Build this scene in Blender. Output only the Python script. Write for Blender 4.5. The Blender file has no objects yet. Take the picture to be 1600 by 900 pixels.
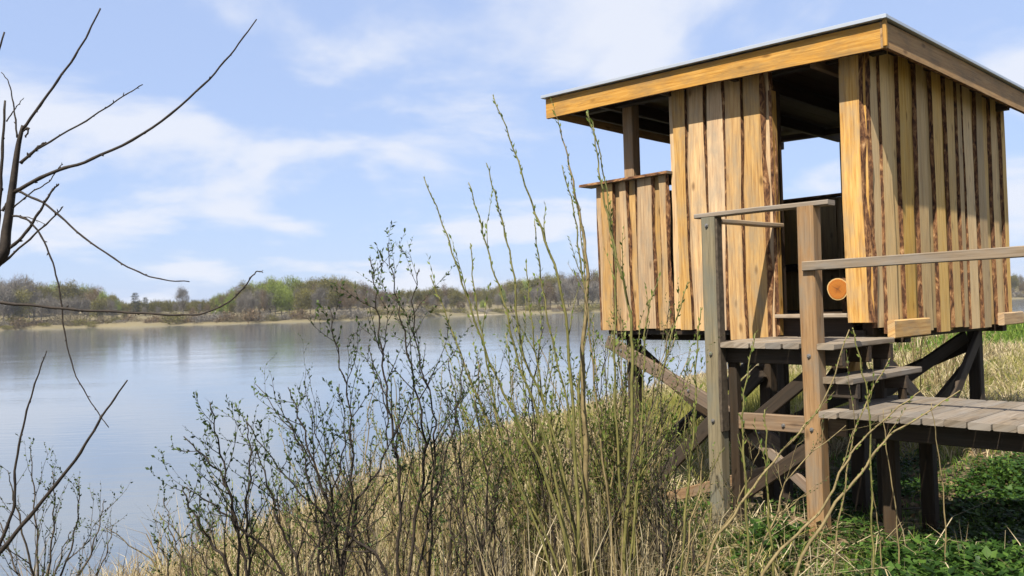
import bpy, math, random
import numpy as np
from mathutils import Vector, Matrix
random.seed(7); RNG = np.random.default_rng(7)
SC = bpy.context.scene
COL = SC.collection
R = math.radians

# ------------------------------------------------------------------ camera
CAMZ = 3.0                                  # water level is z = 0
FPX, ROLL, PITCH = 1330.0, 0.028, math.atan(31/1330.0)
cr = Vector((math.cos(ROLL), 0, -math.sin(ROLL)))
cu = Vector((math.sin(ROLL)*math.cos(PITCH), -math.sin(PITCH), math.cos(ROLL)*math.cos(PITCH)))
fw = cu.cross(cr); 
cu = cr.cross(fw).normalized(); fw = fw.normalized()
CAM = Vector((0, 0, CAMZ))
cd = bpy.data.cameras.new('camera'); cam = bpy.data.objects.new('camera', cd); COL.objects.link(cam)
m3 = Matrix((cr, cu, -fw)).transposed()
cam.matrix_world = Matrix.Translation(CAM) @ m3.to_4x4()
cd.sensor_width = 36.0; cd.lens = 36.0*FPX/1600.0
cd.clip_start = 0.05; cd.clip_end = 6000
SC.camera = cam
SC.view_settings.view_transform = 'Standard'; SC.view_settings.look = 'None'
SC.view_settings.exposure = 1.25; SC.view_settings.gamma = 1.0
SC.view_settings.use_curve_mapping = False

# ------------------------------------------------------------------ sky and sun
SUN_EL = R(53.5); SUN_XY = Vector((-0.498, -0.867))
w = bpy.data.worlds.new('World'); SC.world = w; w.use_nodes = True
nt = w.node_tree; nt.nodes.clear()
def N(t, typ, **kw):
    n = t.nodes.new(typ)
    for k, v in kw.items():
        if k.startswith('i_'):
            key = k[2:]; key = int(key) if key.isdigit() else key
            n.inputs[key].default_value = v
        else: setattr(n, k, v)
    return n
out = N(nt, 'ShaderNodeOutputWorld'); bg = N(nt, 'ShaderNodeBackground')
sky = N(nt, 'ShaderNodeTexSky', sky_type='NISHITA', sun_disc=False, sun_elevation=SUN_EL,
        sun_rotation=math.atan2(SUN_XY.x, SUN_XY.y), air_density=1.0, dust_density=0.8, ozone_density=1.6, altitude=0)
CLOUD_SEED = 5.4
tc = N(nt, 'ShaderNodeTexCoord')
# clouds: thin fair-weather cloud, a function of direction only (projected on a flat cloud layer)
sep = N(nt, 'ShaderNodeSeparateXYZ'); nt.links.new(tc.outputs['Generated'], sep.inputs[0])
den = N(nt, 'ShaderNodeMath', operation='ADD', i_1=0.22)
mx = N(nt, 'ShaderNodeMath', operation='MAXIMUM', i_1=0.0); nt.links.new(sep.outputs['Z'], mx.inputs[0]); nt.links.new(mx.outputs[0], den.inputs[0])
dx = N(nt, 'ShaderNodeMath', operation='DIVIDE'); dy = N(nt, 'ShaderNodeMath', operation='DIVIDE')
nt.links.new(sep.outputs['X'], dx.inputs[0]); nt.links.new(den.outputs[0], dx.inputs[1])
nt.links.new(sep.outputs['Y'], dy.inputs[0]); nt.links.new(den.outputs[0], dy.inputs[1])
cmb = N(nt, 'ShaderNodeCombineXYZ'); nt.links.new(dx.outputs[0], cmb.inputs[0]); nt.links.new(dy.outputs[0], cmb.inputs[1])
cmb.inputs[2].default_value = CLOUD_SEED
cn = N(nt, 'ShaderNodeTexNoise'); cn.inputs['Scale'].default_value = 1.7; cn.inputs['Detail'].default_value = 7; cn.inputs['Roughness'].default_value = 0.52; cn.inputs['Distortion'].default_value = 0.25
nt.links.new(cmb.outputs[0], cn.inputs['Vector'])
ramp = N(nt, 'ShaderNodeValToRGB'); ramp.color_ramp.interpolation = 'EASE'
ramp.color_ramp.elements[0].position = 0.43; ramp.color_ramp.elements[1].position = 0.61
nt.links.new(cn.outputs['Fac'], ramp.inputs[0])
cf = N(nt, 'ShaderNodeMath', operation='MULTIPLY', i_1=0.9); nt.links.new(ramp.outputs['Color'], cf.inputs[0])
# thin even veil of high haze under the clouds
veil = N(nt, 'ShaderNodeMixRGB', i_0=0.72); veil.inputs[2].default_value = (3.25, 4.15, 6.4, 1)
nt.links.new(sky.outputs[0], veil.inputs[1])
mixc = N(nt, 'ShaderNodeMixRGB'); mixc.inputs[2].default_value = (5.3, 5.55, 6.2, 1)
nt.links.new(cf.outputs[0], mixc.inputs[0]); nt.links.new(veil.outputs[0], mixc.inputs[1])
nt.links.new(mixc.outputs[0], bg.inputs[0]); bg.inputs[1].default_value = 0.067
nt.links.new(bg.outputs[0], out.inputs[0])
sd = bpy.data.lights.new('sun', 'SUN'); sd.energy = 5.0; sd.angle = R(0.5); sd.color = (1.0, 0.93, 0.82)
sun = bpy.data.objects.new('sun', sd); COL.objects.link(sun)
sdir = Vector((SUN_XY.x*math.cos(SUN_EL), SUN_XY.y*math.cos(SUN_EL), math.sin(SUN_EL)))
sun.rotation_euler = sdir.to_track_quat('Z', 'Y').to_euler(); sun.location = (-20, -30, 40)

# ------------------------------------------------------------------ coordinate helpers
def ray(x, y): return fw + cr*((x-800)/FPX) + cu*((450-y)/FPX)
def P(x, y, d):                              # the point a distance d ahead, seen at photo pixel x, y
    r = ray(x, y); return CAM + r*(d/r.y)
SHORE = np.array([(-30,-60),(-13,-25),(-9,-5),(-7.0,3),(-5.4,8),(-3.9,11),(-1.7,18.5),(1.7,24),(7,35),(20,52),(49,83),(140,130),(500,250)], float)
def shore_dist(X, Y):
    X = np.asarray(X, float); Y = np.asarray(Y, float)
    best = np.full(X.shape, 1e9); sgn = np.ones(X.shape)
    for (ax, ay), (bx, by) in zip(SHORE[:-1], SHORE[1:]):
        vx, vy = bx-ax, by-ay; L2 = vx*vx+vy*vy
        t = np.clip(((X-ax)*vx+(Y-ay)*vy)/L2, 0, 1)
        ex = X-(ax+t*vx); ey = Y-(ay+t*vy); d = np.hypot(ex, ey)
        s = np.where(vx*(Y-ay)-vy*(X-ax) < 0, 1.0, -1.0)
        m = d < best; best = np.where(m, d, best); sgn = np.where(m, s, sgn)
    return best*sgn
def G(X, Y):                                 # ground height
    X = np.asarray(X, float); Y = np.asarray(Y, float)
    q = shore_dist(X, Y)
    z = np.interp(q, [-40,-10,-1,0,1.2,3,5.5,7.5,10,15,30,120], [-4,-2,-.3,-.02,.18,.50,.97,1.22,1.42,1.65,2.05,3.2])
    b = .05*np.sin(X*1.9+Y*.7)+.04*np.sin(Y*2.3-X*1.1+1)+.025*np.sin(X*4.7+2)*np.sin(Y*4.1)
    return z + b*np.clip(q/2, 0, 1)
def g1(x, y): return float(G(np.array([x]), np.array([y]))[0])

# ------------------------------------------------------------------ object helpers
def tag(o, label=None, cat=None, group=None, kind=None):
    if label: o['label'] = label
    if cat: o['category'] = cat
    if group: o['group'] = group
    if kind: o['kind'] = kind
    return o
def empty(name, loc=(0,0,0), rz=0.0, parent=None):
    o = bpy.data.objects.new(name, None); COL.objects.link(o); o.location = loc; o.rotation_euler = (0,0,rz)
    o.empty_display_size = .2
    if parent: o.parent = parent
    return o
class MB:
    def __init__(s): s.v=[]; s.f=[]; s.uv=[]; s.mi=[]
    def rings(s, rings, mats, caps=True, capmat=0, uoff=None):
        # rings: list of rings (same count); mats: material index per side
        n = len(rings[0]); base = len(s.v); uo = random.uniform(0, 40) if uoff is None else uoff; vo = random.uniform(0, 40)
        for r in rings: s.v += [tuple(p) for p in r]
        us=[0.0]
        for a, b in zip(rings[:-1], rings[1:]):
            us.append(us[-1]+(Vector(b[0])-Vector(a[0])).length)
        ws=[0.0]
        for i in range(n): ws.append(ws[-1]+(Vector(rings[0][(i+1)%n])-Vector(rings[0][i])).length)
        for k in range(len(rings)-1):
            for i in range(n):
                j=(i+1)%n
                s.f.append((base+k*n+i, base+k*n+j, base+(k+1)*n+j, base+(k+1)*n+i)); s.mi.append(mats[i])
                s.uv += [(uo+us[k],vo+ws[i]),(uo+us[k],vo+ws[i+1]),(uo+us[k+1],vo+ws[i+1]),(uo+us[k+1],vo+ws[i])]
        if caps:
            for k, rev in ((0, True), (len(rings)-1, False)):
                idx=[base+k*n+i for i in range(n)]
                if rev: idx.reverse()
                s.f.append(tuple(idx)); s.mi.append(capmat)
                c = Vector(s.v[idx[0]])
                for i in idx:
                    d = Vector(s.v[i])-c; s.uv.append((uo+(d.x+d.y)*.15, vo+d.z+d.y*.5))
        return s
    def beam(s, p0, p1, w, h, up=(0,0,1), ch=.006, mat=0, jit=.0, segs=1, cap=None):
        p0=Vector(p0); p1=Vector(p1); a=(p1-p0).normalized(); up=Vector(up)
        b=a.cross(up)
        if b.length<1e-4: b=a.cross(Vector((1,0,0)))
        b.normalize(); n=b.cross(a).normalized()
        c=min(ch,w*.3,h*.3); hw,hh=w/2,h/2
        prof=[(-hw,-hh+c),(-hw+c,-hh),(hw-c,-hh),(hw,-hh+c),(hw,hh-c),(hw-c,hh),(-hw+c,hh),(-hw,hh-c)]
        prof=prof[::-1]; rs=[]
        for k in range(segs+1):
            t=k/segs; o=b*random.uniform(-jit,jit)+n*random.uniform(-jit,jit)
            rs.append([p0.lerp(p1,t)+o+b*x+n*y for x,y in prof])
        return s.rings(rs,[mat]*8,capmat=mat if cap is None else cap)
    def tube(s, pts, rad, n=5, mat=0, caps=True):
        pts=[Vector(p) for p in pts]; rs=[]
        ref=Vector((.3,1,.2))
        for k,p in enumerate(pts):
            a=(pts[min(k+1,len(pts)-1)]-pts[max(k-1,0)])
            if a.length<1e-6: a=Vector((0,0,1))
            a.normalize(); b=a.cross(ref)
            if b.length<.05: b=a.cross(Vector((1,0,0)))
            b.normalize(); c=a.cross(b); r=rad[k]
            rs.append([p+(b*math.cos(2*math.pi*i/n)+c*math.sin(2*math.pi*i/n))*r for i in range(n)])
        return s.rings(rs,[mat]*n,caps=caps,capmat=mat)
    def poly(s, pts, mat=0):
        b=len(s.v); s.v+=[tuple(p) for p in pts]; s.f.append(tuple(range(b,b+len(pts)))); s.mi.append(mat)
        s.uv+=[(i*.1,0) for i in range(len(pts))]
    def mesh(s, name, mats, smooth=False):
        me=bpy.data.meshes.new(name); me.from_pydata(s.v,[],s.f)
        for m in mats: me.materials.append(m)
        me.polygons.foreach_set('material_index', s.mi)
        uv=me.uv_layers.new(name='uv'); uv.data.foreach_set('uv',[c for t in s.uv for c in t])
        if smooth: me.polygons.foreach_set('use_smooth',[True]*len(me.polygons))
        me.update(); return me
    def build(s, name, mats, parent=None, smooth=False, loc=None):
        if not isinstance(mats,(list,tuple)): mats=[mats]
        o=bpy.data.objects.new(name, s.mesh(name,mats,smooth)); COL.objects.link(o)
        if parent: o.parent=parent
        if loc is not None: o.location=loc
        return o
def np_mesh(name, verts, quads=None, tris=None, mat=None, smooth=False):
    me=bpy.data.meshes.new(name); verts=np.asarray(verts,np.float32)
    nq=0 if quads is None else len(quads); ntr=0 if tris is None else len(tris)
    me.vertices.add(len(verts)); me.vertices.foreach_set('co',verts.ravel())
    loops=[]; 
    if nq: loops.append(np.asarray(quads,np.int32).ravel())
    if ntr: loops.append(np.asarray(tris,np.int32).ravel())
    lp=np.concatenate(loops); me.loops.add(len(lp)); me.loops.foreach_set('vertex_index',lp)
    st=np.concatenate([np.arange(nq)*4, nq*4+np.arange(ntr)*3]).astype(np.int32)
    me.polygons.add(nq+ntr); me.polygons.foreach_set('loop_start',st)
    if smooth: me.polygons.foreach_set('use_smooth',np.ones(nq+ntr,bool))
    me.update(calc_edges=True); me.validate()
    if mat: me.materials.append(mat)
    return me
def link(name, me, parent=None, loc=None):
    o=bpy.data.objects.new(name,me); COL.objects.link(o)
    if parent: o.parent=parent
    if loc is not None: o.location=loc
    return o

# ------------------------------------------------------------------ materials
def newmat(name):
    m=bpy.data.materials.new(name); m.use_nodes=True; t=m.node_tree; t.nodes.clear()
    o=N(t,'ShaderNodeOutputMaterial'); b=N(t,'ShaderNodeBsdfPrincipled'); t.links.new(b.outputs[0],o.inputs[0])
    b.inputs['Specular IOR Level'].default_value=.25
    return m,t,b
def ramp_node(t, stops):
    r=N(t,'ShaderNodeValToRGB'); e=r.color_ramp.elements
    while len(e)<len(stops): e.new(.5)
    for k,(p,c) in enumerate(stops): e[k].position=p; e[k].color=(*c,1)
    return r
def noise(t, vec, scale, detail=4, rough=.55, dist=0):
    n=N(t,'ShaderNodeTexNoise'); n.inputs['Scale'].default_value=scale; n.inputs['Detail'].default_value=detail
    n.inputs['Roughness'].default_value=rough; n.inputs['Distortion'].default_value=dist
    if vec is not None: t.links.new(vec,n.inputs['Vector'])
    return n
def mix(t, fac, a, b, mode='MIX'):
    n=N(t,'ShaderNodeMixRGB',blend_type=mode)
    for s,x in ((0,fac),(1,a),(2,b)):
        if hasattr(x,'default_value') or hasattr(x,'is_output'): t.links.new(x,n.inputs[s])
        else: n.inputs[s].default_value = x if not isinstance(x,tuple) else (*x,1)
    return n.outputs[0]
ALB=.62
def sc3(c): return tuple(x*ALB for x in c)
def wood(name, dark, mid, light, grey, grey_amt, rough=.75):
    dark,mid,light,grey=map(sc3,(dark,mid,light,grey))
    m,t,b=newmat(name)
    uv=N(t,'ShaderNodeTexCoord'); oi=N(t,'ShaderNodeObjectInfo')
    mp=N(t,'ShaderNodeMapping'); mp.inputs['Scale'].default_value=(1.3,26,1); t.links.new(uv.outputs['UV'],mp.inputs[0])
    sh=N(t,'ShaderNodeVectorMath',operation='ADD'); t.links.new(mp.outputs[0],sh.inputs[0])
    cb=N(t,'ShaderNodeCombineXYZ'); mm=N(t,'ShaderNodeMath',operation='MULTIPLY',i_1=57.0); t.links.new(oi.outputs['Random'],mm.inputs[0])
    t.links.new(mm.outputs[0],cb.inputs[0]); t.links.new(mm.outputs[0],cb.inputs[2]); t.links.new(cb.outputs[0],sh.inputs[1])
    n1=noise(t,sh.outputs[0],1.9,8,.66,.35)
    rp=ramp_node(t,[(.28,dark),(.5,mid),(.74,light)]); t.links.new(n1.outputs['Fac'],rp.inputs[0])
    # broad patches of weathering
    mp2=N(t,'ShaderNodeMapping'); mp2.inputs['Scale'].default_value=(2.2,6,1); t.links.new(uv.outputs['UV'],mp2.inputs[0])
    n2=noise(t,mp2.outputs[0],1.3,7,.65); r2=ramp_node(t,[(.44,(0,0,0)),(.66,(1,1,1))]); t.links.new(n2.outputs['Fac'],r2.inputs[0])
    ga=N(t,'ShaderNodeMath',operation='MULTIPLY',i_1=grey_amt); t.links.new(r2.outputs[0],ga.inputs[0])
    c=mix(t,ga.outputs[0],rp.outputs[0],grey)
    # drying checks: fine dark lines along the grain
    mp4=N(t,'ShaderNodeMapping'); mp4.inputs['Scale'].default_value=(.9,70,1); t.links.new(sh.outputs[0],mp4.inputs[0])
    mp4.inputs['Scale'].default_value=(.8,2.6,1)
    n4=noise(t,mp4.outputs[0],2.2,3,.5); r4=ramp_node(t,[(.60,(0,0,0)),(.66,(1,1,1))]); t.links.new(n4.outputs['Fac'],r4.inputs[0])
    k4=N(t,'ShaderNodeMath',operation='MULTIPLY',i_1=.5); t.links.new(r4.outputs[0],k4.inputs[0]); c=mix(t,k4.outputs[0],c,tuple(x*.55 for x in dark))
    # knots
    mp3=N(t,'ShaderNodeMapping'); mp3.inputs['Scale'].default_value=(3.0,7.5,1); t.links.new(uv.outputs['UV'],mp3.inputs[0])
    vo=N(t,'ShaderNodeTexVoronoi'); vo.inputs['Scale'].default_value=1.0; t.links.new(mp3.outputs[0],vo.inputs['Vector'])
    r3=ramp_node(t,[(.06,(1,1,1)),(.17,(0,0,0))]); t.links.new(vo.outputs['Distance'],r3.inputs[0])
    kf=N(t,'ShaderNodeMath',operation='MULTIPLY',i_1=.75); t.links.new(r3.outputs[0],kf.inputs[0])
    c=mix(t,kf.outputs[0],c,tuple(x*.45 for x in dark))
    hv=N(t,'ShaderNodeHueSaturation'); t.links.new(c,hv.inputs['Color'])
    mr=N(t,'ShaderNodeMapRange'); mr.inputs[3].default_value=.70; mr.inputs[4].default_value=1.2; t.links.new(oi.outputs['Random'],mr.inputs[0]); t.links.new(mr.outputs[0],hv.inputs['Value'])
    m2=N(t,'ShaderNodeMath',operation='MULTIPLY',i_1=7.31); fr=N(t,'ShaderNodeMath',operation='FRACT'); t.links.new(oi.outputs['Random'],m2.inputs[0]); t.links.new(m2.outputs[0],fr.inputs[0])
    ms=N(t,'ShaderNodeMapRange'); ms.inputs[3].default_value=.78; ms.inputs[4].default_value=1.12; t.links.new(fr.outputs[0],ms.inputs[0]); t.links.new(ms.outputs[0],hv.inputs['Saturation'])
    t.links.new(hv.outputs[0],b.inputs['Base Color']); b.inputs['Roughness'].default_value=rough
    bp=N(t,'ShaderNodeBump'); bp.inputs['Strength'].default_value=.35; bp.inputs['Distance'].default_value=.004
    t.links.new(n1.outputs['Fac'],bp.inputs['Height']); t.links.new(bp.outputs[0],b.inputs['Normal'])
    return m
def noisy(name, stops, scale, rough=.85, detail=5, bump=.0, bscale=None, coord='Object', mapscale=None, dist=0):
    stops=[(p,sc3(c)) for p,c in stops]
    m,t,b=newmat(name); tcn=N(t,'ShaderNodeTexCoord'); vec=tcn.outputs[coord]
    if mapscale:
        mp=N(t,'ShaderNodeMapping'); mp.inputs['Scale'].default_value=mapscale; t.links.new(vec,mp.inputs[0]); vec=mp.outputs[0]
    n=noise(t,vec,scale,detail,.6,dist); r=ramp_node(t,stops); t.links.new(n.outputs['Fac'],r.inputs[0]); t.links.new(r.outputs[0],b.inputs['Base Color'])
    b.inputs['Roughness'].default_value=rough
    if bump:
        bp=N(t,'ShaderNodeBump'); bp.inputs['Strength'].default_value=1; bp.inputs['Distance'].default_value=bump
        n2=noise(t,vec,bscale or scale,5,.65); t.links.new(n2.outputs['Fac'],bp.inputs['Height']); t.links.new(bp.outputs[0],b.inputs['Normal'])
    return m
def leafy(name, stops, trans=.35, rough=.6, obj_random=.0, spec=.2):
    stops=[(p,sc3(c)) for p,c in stops]
    # colour differs from leaf to leaf (Random Per Island); thin leaves let some light through
    m=bpy.data.materials.new(name); m.use_nodes=True; t=m.node_tree; t.nodes.clear()
    o=N(t,'ShaderNodeOutputMaterial'); ge=N(t,'ShaderNodeNewGeometry'); r=ramp_node(t,stops); t.links.new(ge.outputs['Random Per Island'],r.inputs[0])
    c=r.outputs[0]
    if obj_random:
        oi=N(t,'ShaderNodeObjectInfo'); mr=N(t,'ShaderNodeMapRange'); mr.inputs[3].default_value=1-obj_random; mr.inputs[4].default_value=1+obj_random
        t.links.new(oi.outputs['Random'],mr.inputs[0]); hv=N(t,'ShaderNodeHueSaturation'); t.links.new(c,hv.inputs['Color']); t.links.new(mr.outputs[0],hv.inputs['Value']); c=hv.outputs[0]
    b=N(t,'ShaderNodeBsdfPrincipled'); b.inputs['Roughness'].default_value=rough; b.inputs['Specular IOR Level'].default_value=spec; t.links.new(c,b.inputs['Base Color'])
    tr=N(t,'ShaderNodeBsdfTranslucent'); t.links.new(c,tr.inputs[0]); ms=N(t,'ShaderNodeMixShader'); ms.inputs[0].default_value=trans
    t.links.new(b.outputs[0],ms.inputs[1]); t.links.new(tr.outputs[0],ms.inputs[2]); t.links.new(ms.outputs[0],o.inputs[0])
    return m
WOOD = wood('fresh_pine_boards',(.32,.155,.045),(.56,.33,.115),(.72,.47,.19),(.34,.26,.16),.75)
WOODR = wood('brightened_side_boards',(.46,.24,.055),(.74,.46,.13),(.86,.60,.23),(.54,.40,.19),.4)  # pine with grey patches, colour lightened to make up for grazing sun
RAIL = wood('grey_rail_timber',(.20,.14,.08),(.34,.25,.16),(.45,.35,.24),(.29,.26,.22),.75)
POST = wood('post_timber',(.20,.11,.055),(.32,.20,.105),(.42,.28,.16),(.24,.20,.15),.8)
GREENPOST = wood('green_tinged_post_timber',(.16,.13,.08),(.28,.235,.15),(.37,.31,.20),(.20,.20,.16),.85)
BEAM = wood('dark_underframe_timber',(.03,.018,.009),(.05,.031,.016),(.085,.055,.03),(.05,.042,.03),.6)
LITBEAM = wood('lit_brace_timber',(.12,.07,.038),(.22,.14,.08),(.32,.22,.13),(.20,.16,.12),.7)  # lighter than the underframe timber: sunlight put into the colour
DECK = wood('grey_deck_plank',(.14,.105,.07),(.28,.22,.155),(.40,.325,.24),(.30,.27,.23),.8)
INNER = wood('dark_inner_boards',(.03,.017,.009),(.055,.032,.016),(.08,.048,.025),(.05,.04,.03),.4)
FASCIA = wood('orange_fascia_board',(.36,.17,.04),(.58,.31,.085),(.72,.44,.15),(.32,.20,.085),.8)
BARK = noisy('red_brown_bark',[(.34,(.03,.013,.007)),(.48,(.13,.056,.024)),(.60,(.30,.15,.06)),(.72,(.55,.34,.16))],11,.9,7,.008,40,coord='UV',mapscale=(1,3.2,1),dist=.8)
METAL,_t,_b = newmat('zinc_roof_metal'); _b.inputs['Base Color'].default_value=(.42,.45,.48,1); _b.inputs['Metallic'].default_value=.6; _b.inputs['Roughness'].default_value=.42
ENDGRAIN,_t,_b = newmat('orange_end_grain')
_tc=N(_t,'ShaderNodeTexCoord'); _w=N(_t,'ShaderNodeTexWave',wave_type='RINGS',rings_direction='X'); _w.inputs['Scale'].default_value=30; _w.inputs['Distortion'].default_value=3.5; _w.inputs['Detail'].default_value=4
_t.links.new(_tc.outputs['Object'],_w.inputs['Vector']); _r=ramp_node(_t,[(.1,(.19,.058,.006)),(.5,(.28,.095,.010)),(.9,(.34,.13,.018))]); _t.links.new(_w.outputs['Fac'],_r.inputs[0]); 
_l=N(_t,'ShaderNodeVectorMath',operation='LENGTH'); _t.links.new(_tc.outputs['Object'],_l.inputs[0]); _m=N(_t,'ShaderNodeMath',operation='MULTIPLY',i_1=11.0); _t.links.new(_l.outputs['Value'],_m.inputs[0])
_h=ramp_node(_t,[(.04,(.42,.36,.34)),(.14,(.8,.72,.68)),(.6,(1,1,1)),(.95,(1.0,.9,.8))]); _t.links.new(_m.outputs[0],_h.inputs[0])
_t.links.new(mix(_t,1.0,_r.outputs[0],_h.outputs[0],'MULTIPLY'),_b.inputs['Base Color']); _b.inputs['Roughness'].default_value=.7
SAPWOOD,_t,_b = newmat('pale_sapwood'); _b.inputs['Base Color'].default_value=(.38,.25,.10,1); _b.inputs['Roughness'].default_value=.8
STONE = noisy('pale_stone',[(.3,(.28,.25,.21)),(.7,(.5,.46,.4))],9,.9,5,.01)
CLAY = noisy('bare_earth',[(.3,(.14,.09,.05)),(.7,(.30,.21,.12))],12,.95,6,.015)
DARKBARK = noisy('dark_twig_bark',[(.3,(.018,.013,.010)),(.7,(.055,.040,.028))],30,.75,4,.002)
GREYTWIG = noisy('grey_brown_twig_bark',[(.3,(.05,.038,.026)),(.7,(.13,.10,.068))],25,.8,4)
WILLOWBARK = noisy('olive_willow_bark',[(.3,(.10,.10,.028)),(.6,(.22,.20,.06)),(.8,(.32,.26,.10))],12,.6,4,.001)
WILLOWTAN = noisy('tan_willow_bark',[(.3,(.14,.105,.045)),(.7,(.34,.26,.12))],14,.7,4,.001)
WILLOWLEAF = leafy('young_willow_leaf',[(0,(.10,.16,.028)),(.5,(.18,.25,.045)),(1,(.32,.37,.09))],.4)
ALDERLEAF = leafy('opening_bud_leaf',[(0,(.04,.065,.018)),(.6,(.075,.12,.03)),(1,(.16,.21,.06))],.35)

# ------------------------------------------------------------------ ground
def axis(parts): return np.unique(np.concatenate([np.arange(a,b,s) for a,b,s in parts]))
xs=axis([(-60,-12,4),(-12,14,.22),(14,40,1),(40,120,4),(120,520,20)]); ys=axis([(-60,0,3),(0,26,.22),(26,60,1),(60,150,4),(150,320,12)])
XX,YY=np.meshgrid(xs,ys); ZZ=G(XX,YY)
nx,ny=len(xs),len(ys); ii=np.arange(nx*ny).reshape(ny,nx)
q=np.stack([ii[:-1,:-1],ii[:-1,1:],ii[1:,1:],ii[1:,:-1]],-1).reshape(-1,4)
m,t,b=newmat('meadow_soil')
tcn=N(t,'ShaderNodeTexCoord')
n1=noise(t,tcn.outputs['Object'],.9,6,.6); n2=noise(t,tcn.outputs['Object'],14,6,.7); n3=noise(t,tcn.outputs['Object'],.12,3,.5)
r1=ramp_node(t,[(.3,(.03,.021,.013)),(.5,(.09,.066,.036)),(.7,(.18,.14,.08))]); t.links.new(n2.outputs['Fac'],r1.inputs[0])
r2=ramp_node(t,[(.3,(.024,.042,.008)),(.7,(.07,.10,.02))]); t.links.new(n2.outputs['Fac'],r2.inputs[0])
rg=ramp_node(t,[(.47,(0,0,0)),(.58,(1,1,1))]); t.links.new(n1.outputs['Fac'],rg.inputs[0])
t.links.new(mix(t,rg.outputs[0],r1.outputs[0],r2.outputs[0]),b.inputs['Base Color']); b.inputs['Roughness'].default_value=.95
bp=N(t,'ShaderNodeBump'); bp.inputs['Distance'].default_value=.05; t.links.new(n2.outputs['Fac'],bp.inputs['Height']); t.links.new(bp.outputs[0],b.inputs['Normal'])
SOIL=m
o=link('ground', np_mesh('ground',np.stack([XX.ravel(),YY.ravel(),ZZ.ravel()],-1),quads=q,mat=SOIL,smooth=True)); tag(o,kind='structure')

# ------------------------------------------------------------------ lake
m,t,b=newmat('lake_water'); tcn=N(t,'ShaderNodeTexCoord')
b.inputs['Base Color'].default_value=(.085,.105,.13,1); b.inputs['Roughness'].default_value=.06; b.inputs['IOR'].default_value=1.33; b.inputs['Specular IOR Level'].default_value=.5
mp=N(t,'ShaderNodeMapping'); mp.inputs['Scale'].default_value=(.5,1.6,1); t.links.new(tcn.outputs['Object'],mp.inputs[0])
na=noise(t,mp.outputs[0],1.6,4,.55); nb=noise(t,mp.outputs[0],.16,3,.5)
rb=ramp_node(t,[(.40,(.35,.35,.35)),(.64,(.9,.9,.9))]); t.links.new(nb.outputs['Fac'],rb.inputs[0])
ml=N(t,'ShaderNodeMath',operation='MULTIPLY'); t.links.new(na.outputs['Fac'],ml.inputs[0]); t.links.new(rb.outputs[0],ml.inputs[1])
bp=N(t,'ShaderNodeBump'); bp.inputs['Strength'].default_value=1; bp.inputs['Distance'].default_value=.010; t.links.new(ml.outputs[0],bp.inputs['Height']); t.links.new(bp.outputs[0],b.inputs['Normal'])
mb=MB(); mb.poly([(-1400,-150,0),(1400,-150,0),(1400,1200,0),(-1400,1200,0)])
tag(mb.build('water',m),kind='structure')

# ------------------------------------------------------------------ far bank
SX=[-700,-200,0,110,270,390,515,640,700,800,920,1200,1590,1900,2400]
SD=[330,320,300,325,312,306,305,330,375,405,390,430,480,520,560]
def farD(px): return float(np.interp(px,SX,SD))
TX=[-100,0,40,70,110,150,180,195,240,310,340,370,400,440,500,540,570,600,640,680,700,730,755,780,820,860,900,940,1000,1340,1570,1600,1750]
TY=[445,440,436,447,444,450,464,478,474,472,463,450,440,437,437,435,444,455,455,449,446,455,449,445,435,430,428,426,425,420,428,433,425]
pxs=np.arange(-700,2400,12.0); steps=[-6,0,1.5,4,9,25,60,120,250,420]; hts=[-1.5,-.05,.4,.9,1.5,2.4,4.8,7.5,10,12]
V=[]
for a in pxs:
    D=farD(a)+3*math.sin(a*.05)+2*math.sin(a*.017)
    for s,h in zip(steps,hts):
        hh=h*(1+.25*math.sin(a*.011+s*.01)) if h>0 else h
        r=(a-800)/FPX; V.append((r*(D+s),D+s,hh))
k=len(steps); ii=np.arange(len(V)).reshape(len(pxs),k)
q=np.stack([ii[:-1,:-1],ii[1:,:-1],ii[1:,1:],ii[:-1,1:]],-1).reshape(-1,4)
m,t,b=newmat('far_bank_soil'); tcn=N(t,'ShaderNodeTexCoord'); sp=N(t,'ShaderNodeSeparateXYZ'); t.links.new(tcn.outputs['Object'],sp.inputs[0])
nz=noise(t,tcn.outputs['Object'],.022,4,.6); ad=N(t,'ShaderNodeMath',operation='MULTIPLY_ADD',i_1=6.0); t.links.new(nz.outputs['Fac'],ad.inputs[0]); 
sb=N(t,'ShaderNodeMath',operation='SUBTRACT'); t.links.new(sp.outputs['Z'],sb.inputs[0]); sb.inputs[1].default_value=0; t.links.new(sb.outputs[0],ad.inputs[2])
rs=ramp_node(t,[(.0,(.30,.26,.19)),(.55,(.26,.215,.15)),(.63,(.11,.095,.055)),(1,(.12,.10,.055))])
dv=N(t,'ShaderNodeMath',operation='DIVIDE',i_1=4.0); t.links.new(ad.outputs[0],dv.inputs[0]); t.links.new(dv.outputs[0],rs.inputs[0]); t.links.new(rs.outputs[0],b.inputs['Base Color']); b.inputs['Roughness'].default_value=.95
tag(link('far_bank',np_mesh('far_bank',V,quads=q,mat=m,smooth=True)),kind='structure')
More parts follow.
